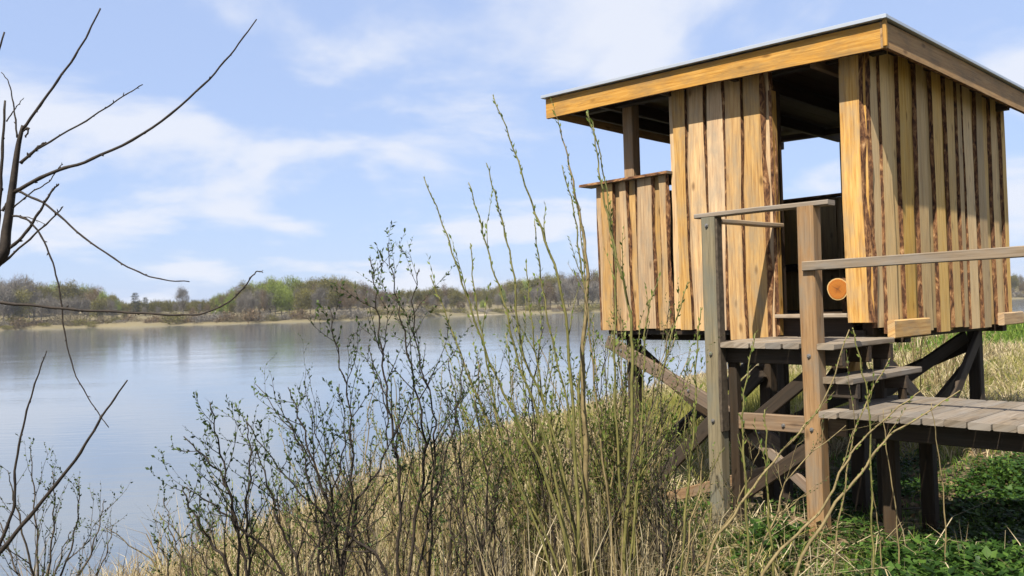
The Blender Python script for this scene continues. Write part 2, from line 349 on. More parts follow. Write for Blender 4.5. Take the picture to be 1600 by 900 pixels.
# pale reed beaches along the far shore
def far_crown(n, rx, rz, zc, stops, lean=.0, up=.75, seed=0, blade=(.09,.2), length=(.7,1.7), clumps=14, name='crown', leaf=0.0):
    r=np.random.default_rng(seed)
    # clump centres inside the ellipsoid, twigs spread around each clump
    c=r.normal(size=(clumps,3)); c/=np.linalg.norm(c,axis=1)[:,None]; c*=r.uniform(.35,.92,(clumps,1))**.7
    c*=np.array([rx,rx,rz]); c[:,2]+=zc
    idx=r.integers(0,clumps,n); p=c[idx]+r.normal(size=(n,3))*np.array([rx*.24,rx*.24,rz*.2])
    d=p-np.array([0,0,zc-rz*.9]); d/=np.linalg.norm(d,axis=1)[:,None]; d=d+r.normal(size=(n,3))*.45; d[:,2]+=up*.3; d/=np.linalg.norm(d,axis=1)[:,None]
    L=r.uniform(*length,n)[:,None]; wd=r.uniform(*blade,n)[:,None]
    s=np.cross(d,r.normal(size=(n,3))); s/=np.linalg.norm(s,axis=1)[:,None]
    v=np.stack([p-s*wd*.5,p+s*wd*.5,p+d*L],1).reshape(-1,3)
    tr=np.arange(3*n).reshape(-1,3)
    if leaf>0:
        k=int(n*leaf); p2=p[:k]+r.normal(size=(k,3))*.4; a=r.normal(size=(k,3)); a/=np.linalg.norm(a,axis=1)[:,None]; bb=np.cross(a,r.normal(size=(k,3))); bb/=np.linalg.norm(bb,axis=1)[:,None]
        sz=r.uniform(.18,.42,k)[:,None]; v2=np.stack([p2-a*sz,p2+bb*sz,p2+a*sz],1).reshape(-1,3)
        tr=np.concatenate([tr,3*n+np.arange(3*k).reshape(-1,3)]); v=np.concatenate([v,v2])
    return v,tr
TWIGC={'brown':[(0,(.13,.092,.055)),(.6,(.21,.15,.09)),(1,(.28,.21,.13))],'olive':[(0,(.14,.125,.04)),(.6,(.22,.20,.06)),(1,(.31,.28,.09))],
       'green':[(0,(.17,.21,.04)),(.5,(.26,.33,.06)),(1,(.37,.44,.10))],'grey':[(0,(.17,.15,.125)),(.6,(.26,.235,.20)),(1,(.34,.31,.265))],'dark':[(0,(.06,.065,.04)),(1,(.12,.125,.075))],
       'straw':[(0,(.24,.20,.12)),(1,(.40,.34,.22))]}
TM={k:leafy('far_'+k+'_twigs',s,.3,.8,.18,.1) for k,s in TWIGC.items()}
FARTRUNK=noisy('far_trunk_bark',[(.3,(.10,.085,.065)),(.7,(.24,.21,.17))],1.5,.9)
kinds={}
for kd in ('brown','olive','green','grey'):
    kinds[kd]=[]
    for s in range(3):
        sd_=hash((kd,s))%1000 if False else (['brown','olive','green','grey'].index(kd)*10+s+3)
        rr=np.random.default_rng(sd_); rx=rr.uniform(2.6,3.7)
        v,tr=far_crown(2800,rx*1.1,6.0,9.2,None,seed=sd_,leaf=.7 if kd in('green','olive') else .1,blade=(.05,.13),length=(.7,1.9),clumps=24)
        cm=np_mesh('crown_'+kd,v,tris=tr,mat=TM[kd])
        mb=MB(); random.seed(sd_)
        mb.tube([(0,0,-.6),(.1,0,3),(random.uniform(-.3,.3),0,7),(random.uniform(-.5,.5),.2,11.5)],[.32,.26,.2,.05],6)
        for _ in range(7):
            z0=random.uniform(3.5,9); a=random.uniform(0,6.28); l=random.uniform(2,4)
            mb.tube([(0,0,z0),(math.cos(a)*l*.45,math.sin(a)*l*.45,z0+l*.6),(math.cos(a)*l*.75,math.sin(a)*l*.75,z0+l*1.4)],[.12,.08,.03],4)
        kinds[kd].append((cm,mb.mesh('trunk',[FARTRUNK],True)))
# a dark conifer
rr=np.random.default_rng(5); n=700; hz=rr.uniform(.08,1,n); rad=(.35+.65*(1-hz)**.6)*2.6*rr.uniform(.1,1,n)*np.abs(np.sin(hz*17))**.4; an=rr.uniform(0,6.28,n)
p=np.stack([rad*np.cos(an),rad*np.sin(an),2+hz*12],-1); d=np.stack([np.cos(an),np.sin(an),-.2+0*an],-1); s=np.cross(d,rr.normal(size=(n,3))); s/=np.linalg.norm(s,axis=1)[:,None]
con=np_mesh('crown_conifer',np.stack([p-s*.12,p+s*.12,p+d*1.1],1).reshape(-1,3),tris=np.arange(3*n).reshape(-1,3),mat=TM['dark'])
mb=MB(); mb.tube([(0,0,-.6),(0,0,7),(0,0,14)],[.28,.18,.03],6); contr=mb.mesh('trunk',[FARTRUNK],True)
bushm=[]
for s,kd in enumerate(('grey','straw','brown','olive')):
    v,tr=far_crown(1000,3.2,1.7,1.4,None,seed=60+s,length=(.4,1.0),blade=(.04,.09),leaf=.3,clumps=20); bushm.append(np_mesh('shore_bush_'+kd,v,tris=tr,mat=TM[kd]))
random.seed(21)
def far_tree(px, extra, top_y, kd, label, group, name='far_tree', meshes=None):
    D=farD(px)+extra; hor=481-ROLL*(px-800)
    gz=float(np.interp(extra,steps,hts)); topz=CAMZ+(hor-top_y)/FPX*D
    H=max(4.0,topz-gz); r=(px-800)/FPX
    e=empty(name,(r*D,D,gz-.1),random.uniform(0,6.28)); 
    cm,tm=meshes or random.choice(kinds[kd]); sc=H/15.4
    link('crown',cm,e); link('trunk',tm,e)
    wx=sc*random.uniform(.9,1.3) if sc<.8 else random.uniform(.85,1.15)
    e.scale=(wx,wx,sc)
    if group not in ('tree','trees'): label=LOOK[kd]+' '+label
    tag(e,label,'tree',group); return e
def kind_at(px):
    if px<60: return random.choice(['brown','brown','olive','grey'])
    if px<195: return random.choice(['olive','brown','olive','green'])
    if px<330: return random.choice(['brown','grey'])
    if px<470: return random.choice(['green','green','olive','brown'])
    if px<560: return random.choice(['olive','olive','brown'])
    if px<740: return random.choice(['brown','grey','brown','olive'])
    if px<870: return random.choice(['olive','green','brown'])
    return random.choice(['olive','grey','brown','green'])
LOOK={'brown':'brown bare','olive':'olive budding','green':'spring green','grey':'pale grey bare','dark':'dark'}
def zone(px, kd=None):
    a,b=zone0(px); return a,b
def zone0(px):
    if px<195: return 'tree in the rounded wood at the left end of the far shore','trees of the left wood on the far shore'
    if px<335: return 'thin tree in the low gap right of the far left wood','scattered trees in the gap on the far shore'
    if px<580: return 'tree of the long hilltop wood across the lake','trees of the hilltop wood on the far shore'
    if px<745: return 'tree in the dip of the far wood behind the dark shrub','trees in the dip of the far wood'
    if px<1340: return 'tree of the far wood between the willow shoots and the hut','trees of the far wood left of the hut'
    return 'distant tree on the far shore right of the hut','trees on the far shore right of the hut'
px=-70
while px<1760:
    dense = px<1000 or px>1500
    top=float(np.interp(px,TX,TY)); hor=481-ROLL*(px-800)
    if 195<px<335:
        if random.random()<.75: far_tree(px,random.uniform(30,70),top+random.uniform(-1,10),kind_at(px),*zone(px))
        px+=random.uniform(8,13); continue
    far_tree(px,random.uniform(45,80),top+random.uniform(-3,4),kind_at(px),*zone(px))
    if dense: far_tree(px+random.uniform(-4,4),random.uniform(12,30),top+random.uniform(6,22),random.choice(['grey',kind_at(px)]),*zone(px))
    px+=random.uniform(8.5,12.5) if dense else 22
far_tree(212,40,453,'brown','taller of two dark narrow trees in the gap of the far shore','tree',meshes=(con,contr))
far_tree(228,44,461,'dark','shorter of two dark narrow trees in the gap of the far shore','tree',meshes=(con,contr))
far_tree(286,38,450,'grey','round bare grey tree standing alone in the gap of the far shore','trees')
for o in [o for o in COL.objects if o.get('group') in ('tree','trees')]: del o['group']
px=-60
while px<1740:
    if not 1000<px<1520:
        D=farD(px)+random.uniform(2.5,13); r=(px-800)/FPX
        bi=random.randrange(4); o=link('shore_bush',bushm[bi],loc=(r*D,D,.35)); s=random.uniform(.4,1.1); o.scale=(s*1.3,s*1.3,s*random.uniform(.8,1.5)); o.rotation_euler=(0,0,random.uniform(0,6))
        tag(o,['grey','straw coloured','brown','olive'][bi]+' low bush on the far waterline '+('below the left wood' if px<195 else 'by the gap with the lone tree' if px<335 else 'below the hilltop wood' if px<580 else 'below the dip in the wood' if px<745 else 'between the willow shoots and the hut' if px<1340 else 'right of the hut'),'bush','low bushes along the far shore')
    px+=random.uniform(6,12)
# the wood behind the front trees: an uncountable mass of twigs
VV=[];TT=[]; off=0; rr=np.random.default_rng(77)
for px in np.arange(-80,1760,6.0):
    top=float(np.interp(px,TX,TY))+rr.uniform(0,7); D=farD(px)+rr.uniform(62,95); hor=481-ROLL*(px-800); tz=CAMZ+(hor-top)/FPX*D
    v,tr=far_crown(750,3.6,max(2.5,(tz-5)/2),5+max(2.5,(tz-5)/2)*.95,None,seed=int(px)+500,blade=(.08,.22),length=(.9,2.0))
    v=v+np.array([(px-800)/FPX*D,D,0]); VV.append(v); TT.append(tr+off); off+=len(v)
tag(link('far_wood',np_mesh('far_wood',np.concatenate(VV),tris=np.concatenate(TT),mat=TM['olive'])),'hazy olive brown mass of bare wood behind the trees across the lake','wood',kind='stuff')

# ------------------------------------------------------------------ the lookout hut
# hut frame: x runs away to the right along the side wall, y away to the left along the door wall, z up from the camera's height
HA=R(43.2); HC=Vector((2.86,6.78,0)); AX=Vector((math.cos(HA),math.sin(HA),0)); AY=Vector((-math.sin(HA),math.cos(HA),0))
def hw(x,y): p=HC+AX*x+AY*y; return p.x,p.y
def gl(x,y): X,Y=hw(x,y); return g1(X,Y)-CAMZ              # ground height in hut z
def hut_root(name): 
    z=g1(HC.x,HC.y); return empty(name,(HC.x,HC.y,z),HA), CAMZ-z
def wig(L, amp, seed):
    r=random.Random(seed); a=[(r.uniform(.5,1.2),r.uniform(0,6.28),r.uniform(.5,1)) for _ in range(2)]+[(r.uniform(2.5,5),r.uniform(0,6.28),r.uniform(.15,.4))]
    return lambda t: amp*sum(c*math.sin(f*t*2.2+p) for f,p,c in a)
def waney(mb, p0, along, across, normal, L, w, th, bl=.015, br=.015, amp=.006, seed=0, segs=9, taper=0, lift=0):
    p0=Vector(p0); a=Vector(along); b=Vector(across); n=Vector(normal)
    w1=wig(L,amp,seed*3+1); w2=wig(L,amp,seed*3+2); rs=[]
    for k in range(segs+1):
        t=L*k/segs; f=1+taper*(k/segs-.5)
        l=-w/2*f+w1(t); r_=w/2*f+w2(t)
        if r_-l<.02: l,r_=-.01,.01
        jl=bl*(1+.5*math.sin(t*9+seed)); jr=br*(1+.5*math.sin(t*8+seed*2)); nn=n*(lift*math.sin(t*1.3+seed))
        rs.append([p0+a*t+b*(l-jl)+nn, p0+a*t+b*l+n*th+nn, p0+a*t+b*r_+n*th+nn, p0+a*t+b*(r_+jr)+nn])
    # orientation: make faces point outwards
    flip = a.cross(b).dot(n) > 0
    mats=[1,0,1,0]
    if flip: rs=[list(reversed(x)) for x in rs]; mats=[1,0,1,0]
    return mb.rings(rs,mats)
hut,HZ=hut_root('lookout_hut')
tag(hut,'raised lookout hut clad in rough bark-edged boards standing on posts by the lake','hut')
OFF=(0,0,HZ)
def roofz(x,y): return 2.09+.031*(y+.28)-.012*(x+.28)      # top of fascia boards
WX,WY=3.2,2.78; FLOORZ=-.12; SILL=1.255
Z=Vector((0,0,1)); X=Vector((1,0,0)); Y=Vector((0,1,0))

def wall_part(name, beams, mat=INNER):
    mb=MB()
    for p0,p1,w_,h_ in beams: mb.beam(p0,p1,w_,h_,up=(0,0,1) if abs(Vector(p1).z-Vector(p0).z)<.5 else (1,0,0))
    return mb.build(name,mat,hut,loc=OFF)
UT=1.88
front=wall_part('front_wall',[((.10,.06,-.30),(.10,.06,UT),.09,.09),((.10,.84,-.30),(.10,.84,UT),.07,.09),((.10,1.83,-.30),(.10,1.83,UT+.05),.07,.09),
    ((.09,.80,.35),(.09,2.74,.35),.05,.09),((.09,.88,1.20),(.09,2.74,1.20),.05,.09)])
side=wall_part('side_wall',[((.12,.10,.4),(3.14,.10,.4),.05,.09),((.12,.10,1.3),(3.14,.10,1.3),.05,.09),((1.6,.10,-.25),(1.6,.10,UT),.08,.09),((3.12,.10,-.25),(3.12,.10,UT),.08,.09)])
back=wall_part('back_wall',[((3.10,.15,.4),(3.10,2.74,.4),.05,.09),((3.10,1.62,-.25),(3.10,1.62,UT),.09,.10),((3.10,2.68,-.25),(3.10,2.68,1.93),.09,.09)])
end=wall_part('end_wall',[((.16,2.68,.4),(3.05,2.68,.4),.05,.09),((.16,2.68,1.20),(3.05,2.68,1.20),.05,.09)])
def board(parent, mb, mats=(WOOD,BARK), name='board', label=None):
    o=mb.build(name,list(mats),parent)
    if label: o['label']=label
    return o
sid=0
def vboard(parent, plane, c, w_, z0, z1, proud, mats=(WOOD,BARK), bl=.012, br=.012, th=.030, amp=.006, facing='out'):
    """upright board on a wall: plane 'front' (x=0, c = y) or 'side' (y=0, c = x) ..."""
    global sid; sid+=1; mb=MB(); L=z1-z0
    if plane=='front': waney(mb,(-proud,c,z0),Z,-Y,-X,L,w_,th,bl,br,amp,sid,lift=.003)
    elif plane=='side': waney(mb,(c,-proud,z0),Z,X,-Y,L,w_,th,bl,br,amp,sid,lift=.003)
    elif plane=='back': waney(mb,(WX+proud,c,z0),Z,Y,X,L,w_,th,bl,br,amp,sid)
    elif plane=='end': waney(mb,(c,WY+proud,z0),Z,-X,Y,L,w_,th,bl,br,amp,sid)
    return board(parent,mb,mats)
random.seed(5)
# front wall; y measured from the near corner. over boards (proud) cover the gaps between under boards
# (centre, width, proud, bark towards far/left side, bark towards near/right side)
TOPF=lambda y: roofz(-.05,y)-.06
full=[(.862,.10,.0,.012,.016),(.955,.17,.030,.012,.030),(1.165,.175,.030,.022,.010),(1.06,.11,.0,.01,.01),(1.345,.16,.030,.010,.026),(1.255,.10,.0,.01,.01),
      (1.535,.185,.032,.008,.010),(1.44,.10,.0,.01,.01),(1.735,.15,.028,.014,.006),(1.635,.10,.0,.01,.01),(1.835,.06,.002,.010,.006)]
for c,w_,pr,bl,br in full:
    low=-.345 if c<1.25 else -.255
    vboard(front,'front',c,w_*(.9 if pr>.02 else 1.1),low+random.uniform(-.012,.012),TOPF(c),pr*1.35,bl=bl*1.1,br=br*1.1,amp=.011)
half=[(1.945,.10,.030,.010,.022),(2.06,.085,.0,.01,.01),(2.165,.20,.030,.020,.014),(2.335,.07,.002,.012,.01),(2.43,.11,.028,.012,.016),(2.545,.10,.0,.01,.008),(2.66,.17,.030,.016,.010),(2.765,.06,.004,.016,.004)]
for c,w_,pr,bl,br in half: vboard(front,'front',c,w_*(.9 if pr>.02 else 1.1),-.25+random.uniform(-.012,.012),SILL-.022,pr*1.35,bl=bl*1.1,br=br*1.1,amp=.011)
# the wide pale corner board right of the door and the narrow one beside it
vboard(front,'front',.085,.165,-.195,TOPF(.08),.030,bl=.012,br=.030,amp=.006)['label']='wide pale board at the near corner right of the door'
vboard(front,'front',.0,.07,-.20,TOPF(0),.0,bl=.01,br=.02)
mb=MB(); waney(mb,(-.0,.808,-.30),Z,-X,Y*-1,2.12,.07,.024,.01,.01,.004,77); board(front,mb)           # door jamb on the far side
# sill boards
mb=MB(); waney(mb,(-.035,1.85,SILL-.02),Y,X,Z,1.12,.17,.026,.006,.012,.008,91,segs=7); board(hut,mb,(RAIL,BARK),'window_sill').location=OFF
mb=MB(); waney(mb,(.05,2.76,SILL-.02),X,Y,Z,3.1,.15,.026,.006,.006,.004,92); board(hut,mb,(RAIL,BARK),'window_sill').location=OFF
mb=MB(); waney(mb,(3.16,1.62,SILL-.02),Y,X,Z,1.1,.15,.026,.006,.006,.004,93); board(hut,mb,(RAIL,BARK),'window_sill').location=OFF
# side wall: over boards at measured places, under boards between them
TOPS=lambda x: roofz(x,-.05)-.06
over=[.26,.64,.985,1.36,1.68,2.13,2.47,2.86]; 
ow=[.18,.22,.19,.21,.18,.21,.19,.15]
for k,(c,w_) in enumerate(zip(over,ow)):
    vboard(side,'side',c,w_,-.305+random.uniform(-.02,.015),TOPS(c),.033,mats=(WOODR,BARK),bl=random.uniform(.008,.028),br=random.uniform(.006,.016),amp=.012,th=.03)
for a,b_ in zip(over[:-1],over[1:]): 
    c=(a+b_)/2; vboard(side,'side',c,.19,-.30+random.uniform(-.02,.02),TOPS(c),.0,mats=(WOODR,BARK),bl=.012,br=.012,amp=.006)
vboard(side,'side',.10,.14,-.24,TOPS(.1),.006,mats=(WOODR,BARK),bl=.05,br=.02,amp=.006)
vboard(side,'side',1.90,.10,-.30,TOPS(1.9),.034,mats=(WOODR,BARK),bl=.02,br=.02,amp=.006)
vboard(side,'side',3.02,.13,-.29,TOPS(3.0),.004,mats=(WOODR,BARK),bl=.02,br=.02)
vboard(side,'side',3.16,.11,-.29,TOPS(3.1),.034,mats=(WOODR,BARK),bl=.03,br=.02,amp=.009)
# back and end walls (seen only through the openings)
for k in range(8):
    c=.1+k*.20; vboard(back,'back',c,.205,-.28,roofz(3.2,c)-.08,.0 if k%2 else .028,mats=(WOODR,BARK))
for k in range(6):
    c=1.72+k*.195; vboard(back,'back',c,.205,-.28,SILL-.022,.0 if k%2 else .028,mats=(WOODR,BARK))
for k in range(16):
    c=.10+k*.20; vboard(end,'end',c,.21,-.26,SILL-.022,.0 if k%2 else .028,mats=(WOOD,BARK))
# corner posts standing above the sills
for nm,x,y,z1 in (('corner_post',.20,2.52,roofz(.1,2.5)-.07),('corner_post',3.08,2.56,roofz(3,2.5)-.07)):
    mb=MB(); mb.beam((x,y,-.3),(x,y,z1),.125,.125,up=(1,0,0),ch=.008); mb.build(nm,POST,hut,loc=OFF)  # darker timber puts the shade under the roof into the post colour
# floor, threshold
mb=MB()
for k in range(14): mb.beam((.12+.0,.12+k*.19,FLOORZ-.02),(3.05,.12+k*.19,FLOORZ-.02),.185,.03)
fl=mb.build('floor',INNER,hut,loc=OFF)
mb=MB(); mb.beam((-.035,.165,-.137),(-.035,.80,-.137),.10,.034,jit=.002,segs=3); mb.build('threshold',RAIL,hut,loc=OFF)
mb=MB(); mb.beam((.06,.17,-.24),(.06,.80,-.24),.06,.16); mb.build('door_beam',INNER,hut,loc=OFF)
# floor beams whose sawn ends stick out under the boards
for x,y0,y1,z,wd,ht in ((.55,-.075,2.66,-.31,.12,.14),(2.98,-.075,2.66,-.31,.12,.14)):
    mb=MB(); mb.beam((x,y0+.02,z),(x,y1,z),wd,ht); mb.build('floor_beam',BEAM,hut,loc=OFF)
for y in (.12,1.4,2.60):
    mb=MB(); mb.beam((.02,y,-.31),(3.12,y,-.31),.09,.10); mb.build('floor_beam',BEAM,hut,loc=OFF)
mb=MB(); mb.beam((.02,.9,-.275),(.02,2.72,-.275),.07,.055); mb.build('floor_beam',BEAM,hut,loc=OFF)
for x0,x1,z0,z1,hh in ((.11,.83,-.255,-.255,.145),(2.72,3.33,-.25,-.25,.125)):
    mb=MB(); mb.beam((x0,-.105,z0),(x1,-.105,z1),.06,hh,ch=.008); mb.build('beam_end_block',WOOD,hut,loc=OFF)
# legs and braces
def leg(parent, x, y, top, wd, mat, name='leg', off=OFF, sink=.25):
    mb=MB(); mb.beam((x,y,gl(x,y)-sink),(x,y,top),wd,wd,up=(1,0,0),ch=.01,jit=.003,segs=4); return mb.build(name,mat,parent,loc=off)
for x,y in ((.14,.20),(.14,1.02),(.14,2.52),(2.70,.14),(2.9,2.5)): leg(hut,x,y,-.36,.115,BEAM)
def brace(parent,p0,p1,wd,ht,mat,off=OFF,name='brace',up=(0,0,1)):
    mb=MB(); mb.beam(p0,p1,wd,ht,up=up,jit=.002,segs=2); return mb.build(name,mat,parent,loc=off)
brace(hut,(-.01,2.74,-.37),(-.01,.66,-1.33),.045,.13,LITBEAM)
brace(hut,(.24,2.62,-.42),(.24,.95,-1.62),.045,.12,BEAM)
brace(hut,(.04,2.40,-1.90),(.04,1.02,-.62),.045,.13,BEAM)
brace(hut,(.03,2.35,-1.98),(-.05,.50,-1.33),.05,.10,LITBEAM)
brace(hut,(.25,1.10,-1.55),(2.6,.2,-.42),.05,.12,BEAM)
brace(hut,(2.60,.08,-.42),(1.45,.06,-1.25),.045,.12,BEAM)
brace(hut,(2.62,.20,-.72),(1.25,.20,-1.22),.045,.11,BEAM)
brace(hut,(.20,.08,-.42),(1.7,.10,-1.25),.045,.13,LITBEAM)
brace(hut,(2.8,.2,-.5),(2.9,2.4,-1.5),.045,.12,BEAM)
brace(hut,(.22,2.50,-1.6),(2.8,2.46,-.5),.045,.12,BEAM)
brace(hut,(.14,.28,-.5),(.14,1.0,-1.45),.04,.12,BEAM)
brace(hut,(.10,.12,-.30),(-.10,.12,-.62),.05,.12,WOOD)
# roof: boarded deck, metal sheet, fascia boards, metal edge trim, rafters
X0,X1,Y0,Y1=-.28,3.55,-.305,3.27
def rz(x,y,d): return (x,y,roofz(x,y)+d)
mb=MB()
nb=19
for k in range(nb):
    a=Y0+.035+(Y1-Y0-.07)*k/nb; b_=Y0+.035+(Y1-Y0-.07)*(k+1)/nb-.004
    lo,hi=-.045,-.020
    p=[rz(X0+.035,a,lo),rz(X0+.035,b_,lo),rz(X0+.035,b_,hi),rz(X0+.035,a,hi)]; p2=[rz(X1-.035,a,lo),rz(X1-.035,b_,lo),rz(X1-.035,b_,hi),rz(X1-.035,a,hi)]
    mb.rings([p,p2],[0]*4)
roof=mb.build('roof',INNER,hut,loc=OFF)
mb=MB(); n=96                                    # corrugated sheet, ridges along x
top=[];bot=[]
for k in range(n+1):
    y=Y0-.02+(Y1-Y0+.04)*k/n; d=.012*(.5+.5*math.sin(k*math.pi/2)); top.append((y,d))
ring0=[rz(X0-.02,y,.006+d) for y,d in top]+[rz(X0-.02,y,.003+d) for y,d in reversed(top)]
ring1=[rz(X1+.02,y,.006+d) for y,d in top]+[rz(X1+.02,y,.003+d) for y,d in reversed(top)]
mb.rings([ring1,ring0],[0]*len(ring0)); mb.build('metal_sheet',METAL,roof)
def fascia(p0,p1,across,normal,h,seed,mats=(FASCIA,BARK),amp=.004,th=.032):
    p0=Vector(p0); p1=Vector(p1); a=(p1-p0); L=a.length; a.normalize(); mb=MB()
    n_=Vector(normal); waney(mb,p0,a,Vector(across),n_,L,h,th,.002,.003,amp,seed,segs=14); return board(roof,mb,mats,'fascia_board')
FH=.195
fascia(rz(X0+.034,Y0,-FH/2-.006),rz(X0+.034,Y1,-FH/2-.006),(0,0,1),(-1,0,0),FH,201,amp=.006)
fascia(rz(X0+.0,Y0+.034,-FH/2-.006),rz(X1,Y0+.034,-FH/2-.006),(0,0,1),(0,-1,0),FH,202,mats=(FASCIA,BARK),amp=.003)
fascia(rz(X0+.036,Y1-.034,-FH/2-.006),rz(X1,Y1-.034,-FH/2-.006),(0,0,1),(0,1,0),FH,203)
mb=MB(); mb.beam((X0-.001,Y0-.002,roofz(X0,Y0)-FH-.002),(X0-.001,Y0-.002,roofz(X0,Y0)+.004),.03,.03,up=(1,0,0)); mb.build('corner_cover',FASCIA,roof)
def trim(p0,p1,w_,h_,dz):
    mb=MB(); mb.beam(Vector(p0)+Z*dz,Vector(p1)+Z*dz,w_,h_,ch=.002); return mb.build('metal_trim',METAL,roof)
trim(rz(X0-.022,Y0-.03,0),rz(X0-.022,Y1+.03,0),.044,.030,.020)
trim(rz(X0-.044,Y0-.016,0),rz(X1+.02,Y0-.016,0),.034,.026,.018)
trim(rz(X0-.03,Y1+.016,0),rz(X1+.02,Y1+.016,0),.024,.03,.018)
for y in (.35,1.1,1.85,2.62,3.05):
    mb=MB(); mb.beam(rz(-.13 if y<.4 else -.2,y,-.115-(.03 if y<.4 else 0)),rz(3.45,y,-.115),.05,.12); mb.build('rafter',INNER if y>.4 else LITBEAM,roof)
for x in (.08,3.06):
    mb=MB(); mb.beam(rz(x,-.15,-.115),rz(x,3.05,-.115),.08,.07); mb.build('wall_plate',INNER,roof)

# log seat inside the hut
lg=empty('log_seat',(*hw(.12,.33),CAMZ+FLOORZ),HA); tag(lg,'round cut log with bright orange sawn end just inside the doorway','log')
mb=MB(); n=18; zc=.20
def lring(x,r): return [(x,(r*(1+.04*math.sin(3*a)))*math.cos(a),zc+r*math.sin(a)) for a in [2*math.pi*i/n for i in range(n)]]
mb.rings([lring(1.5,.10),lring(.8,.097),lring(.0,.093)],[0]*n,caps=True,capmat=1); mb.build('trunk',[BARK,SAPWOOD],lg)
mb=MB(); zc=0; mb.rings([lring(.0,.084),lring(-.004,.082)],[0]*n); mb.build('sawn_end',ENDGRAIN,lg,loc=(0,0,.20))
mb=MB()
for a_,l_ in ((.5,.062),(2.3,.045),(3.9,.055),(5.2,.036)):
    d_=Vector((0,math.cos(a_),math.sin(a_))); n_=Vector((0,-math.sin(a_),math.cos(a_))); c_=Vector((-.0052,0,.20)); mb.poly([c_+d_*.006-n_*.0016,c_+d_*l_,c_+d_*.006+n_*.0016])
mb.build('crack',BEAM,lg)
for x in (.25,1.25):
    mb=MB(); mb.tube([(x,0,.0),(x,0,.12)],[.08,.08],10); mb.build('block',BARK,lg)

# ------------------------------------------------------------------ landing with rails and steps
land,LZ=hut_root('entrance_landing'); LO=(0,0,LZ)
tag(land,'small railed wooden landing with a step at the hut doorway','landing')
def part(parent,name,mat,p0,p1,wd,ht,off,up=(0,0,1),jit=.002,segs=2,ch=.006,cap=None):
    mb=MB(); mb.beam(p0,p1,wd,ht,up=up,jit=jit,segs=segs,ch=ch,cap=None); return mb.build(name,mat,parent,loc=off)
pk=.133
for k in range(8):
    y=.86-pk*(k+.5); part(land,'plank',DECK,(-.932 if k in (0,6) else -1.06+random.uniform(-.012,.012),y,-.332),(-.07,y,-.332),pk-.007,.042,LO)
for x in (-.92,-.5,-.12): part(land,'joist',BEAM,(x,.86,-.415),(x,-.20,-.415),.05,.12,LO)
o=leg(land,-1.0,.80,.665,.12,GREENPOST,'rail_post',LO); o['label']='greenish grey rail post with bark on one side'
mb=MB(); waney(mb,(-1.0,.742,-1.0),Z,-X,-Y,1.65,.08,.016,.012,.012,.006,301); board(land,mb,(GREYTWIG,GREYTWIG),'bark_strip').location=LO
leg(land,-1.0,-.015,.665,.125,POST,'rail_post',LO)['label']='stout brown rail post at the top of the steps'
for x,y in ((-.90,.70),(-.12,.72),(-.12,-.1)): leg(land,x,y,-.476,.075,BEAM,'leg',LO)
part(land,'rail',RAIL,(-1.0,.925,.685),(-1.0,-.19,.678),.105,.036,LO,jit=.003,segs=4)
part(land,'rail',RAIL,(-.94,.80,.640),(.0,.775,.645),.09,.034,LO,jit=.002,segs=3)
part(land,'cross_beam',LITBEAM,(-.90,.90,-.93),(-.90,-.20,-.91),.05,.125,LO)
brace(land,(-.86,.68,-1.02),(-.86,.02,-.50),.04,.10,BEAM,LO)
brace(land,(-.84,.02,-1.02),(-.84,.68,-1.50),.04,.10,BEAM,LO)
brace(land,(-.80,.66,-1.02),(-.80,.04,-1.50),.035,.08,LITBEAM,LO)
for y in (-.10,-.235): part(land,'tread',DECK,(-1.0,y,-.573),(.18,y,-.573),.128,.044,LO,jit=.003)
for x in (-.92,-.1): part(land,'stringer',BEAM,(x,-.02,-.65),(x,-.30,-.65),.045,.10,LO); part(land,'stringer',BEAM,(x+.0,-.26,-.70),(x,-.26,-.80),.05,.06,LO,up=(1,0,0))

# ------------------------------------------------------------------ boardwalk coming in from the right
bw,BZ=hut_root('boardwalk'); BO=(0,0,BZ)
tag(bw,'low plank boardwalk with a single grey handrail leading in from the right','boardwalk')
pk=.138
for k in range(27):
    y=-.085-pk*(k+.5); part(bw,'plank',DECK,(-1.09+random.uniform(-.015,.015),y,-.802+random.uniform(-.003,.003)),(.15+random.uniform(-.01,.01),y,-.802),pk-.008,.044,BO,jit=.0015)
for x in (-.87,-.02): part(bw,'bearer',BEAM,(x,-.10,-.90),(x,-3.8,-.90),.06,.145,BO)
for x,y in ((-.55,-.34),(-.02,-.40),(-.02,-1.75),(-.85,-3.3),(-.02,-3.3)): leg(bw,x,y,-.975,.10,BEAM,'leg',BO)
leg(bw,-1.0,-3.0,.29,.12,POST,'rail_post',BO)
mb=MB(); mb.beam((-1.075,-.0,.235),(-1.085,-3.1,.262),.035,.068,jit=.002,segs=5); mb.build('handrail',RAIL,bw,loc=BO)
mb=MB(); mb.beam((-.1,-1.16,-1.03),(.16,-1.20,-1.03),.10,.09); mb.build('support_block',LITBEAM,bw,loc=BO)
mb=MB(); zz=gl(-.06,-1.18); mb.beam((-.06,-1.18,zz-.1),(-.06,-1.18,-1.075),.09,.09,up=(1,0,0)); mb.build('footing',STONE,bw,loc=BO)

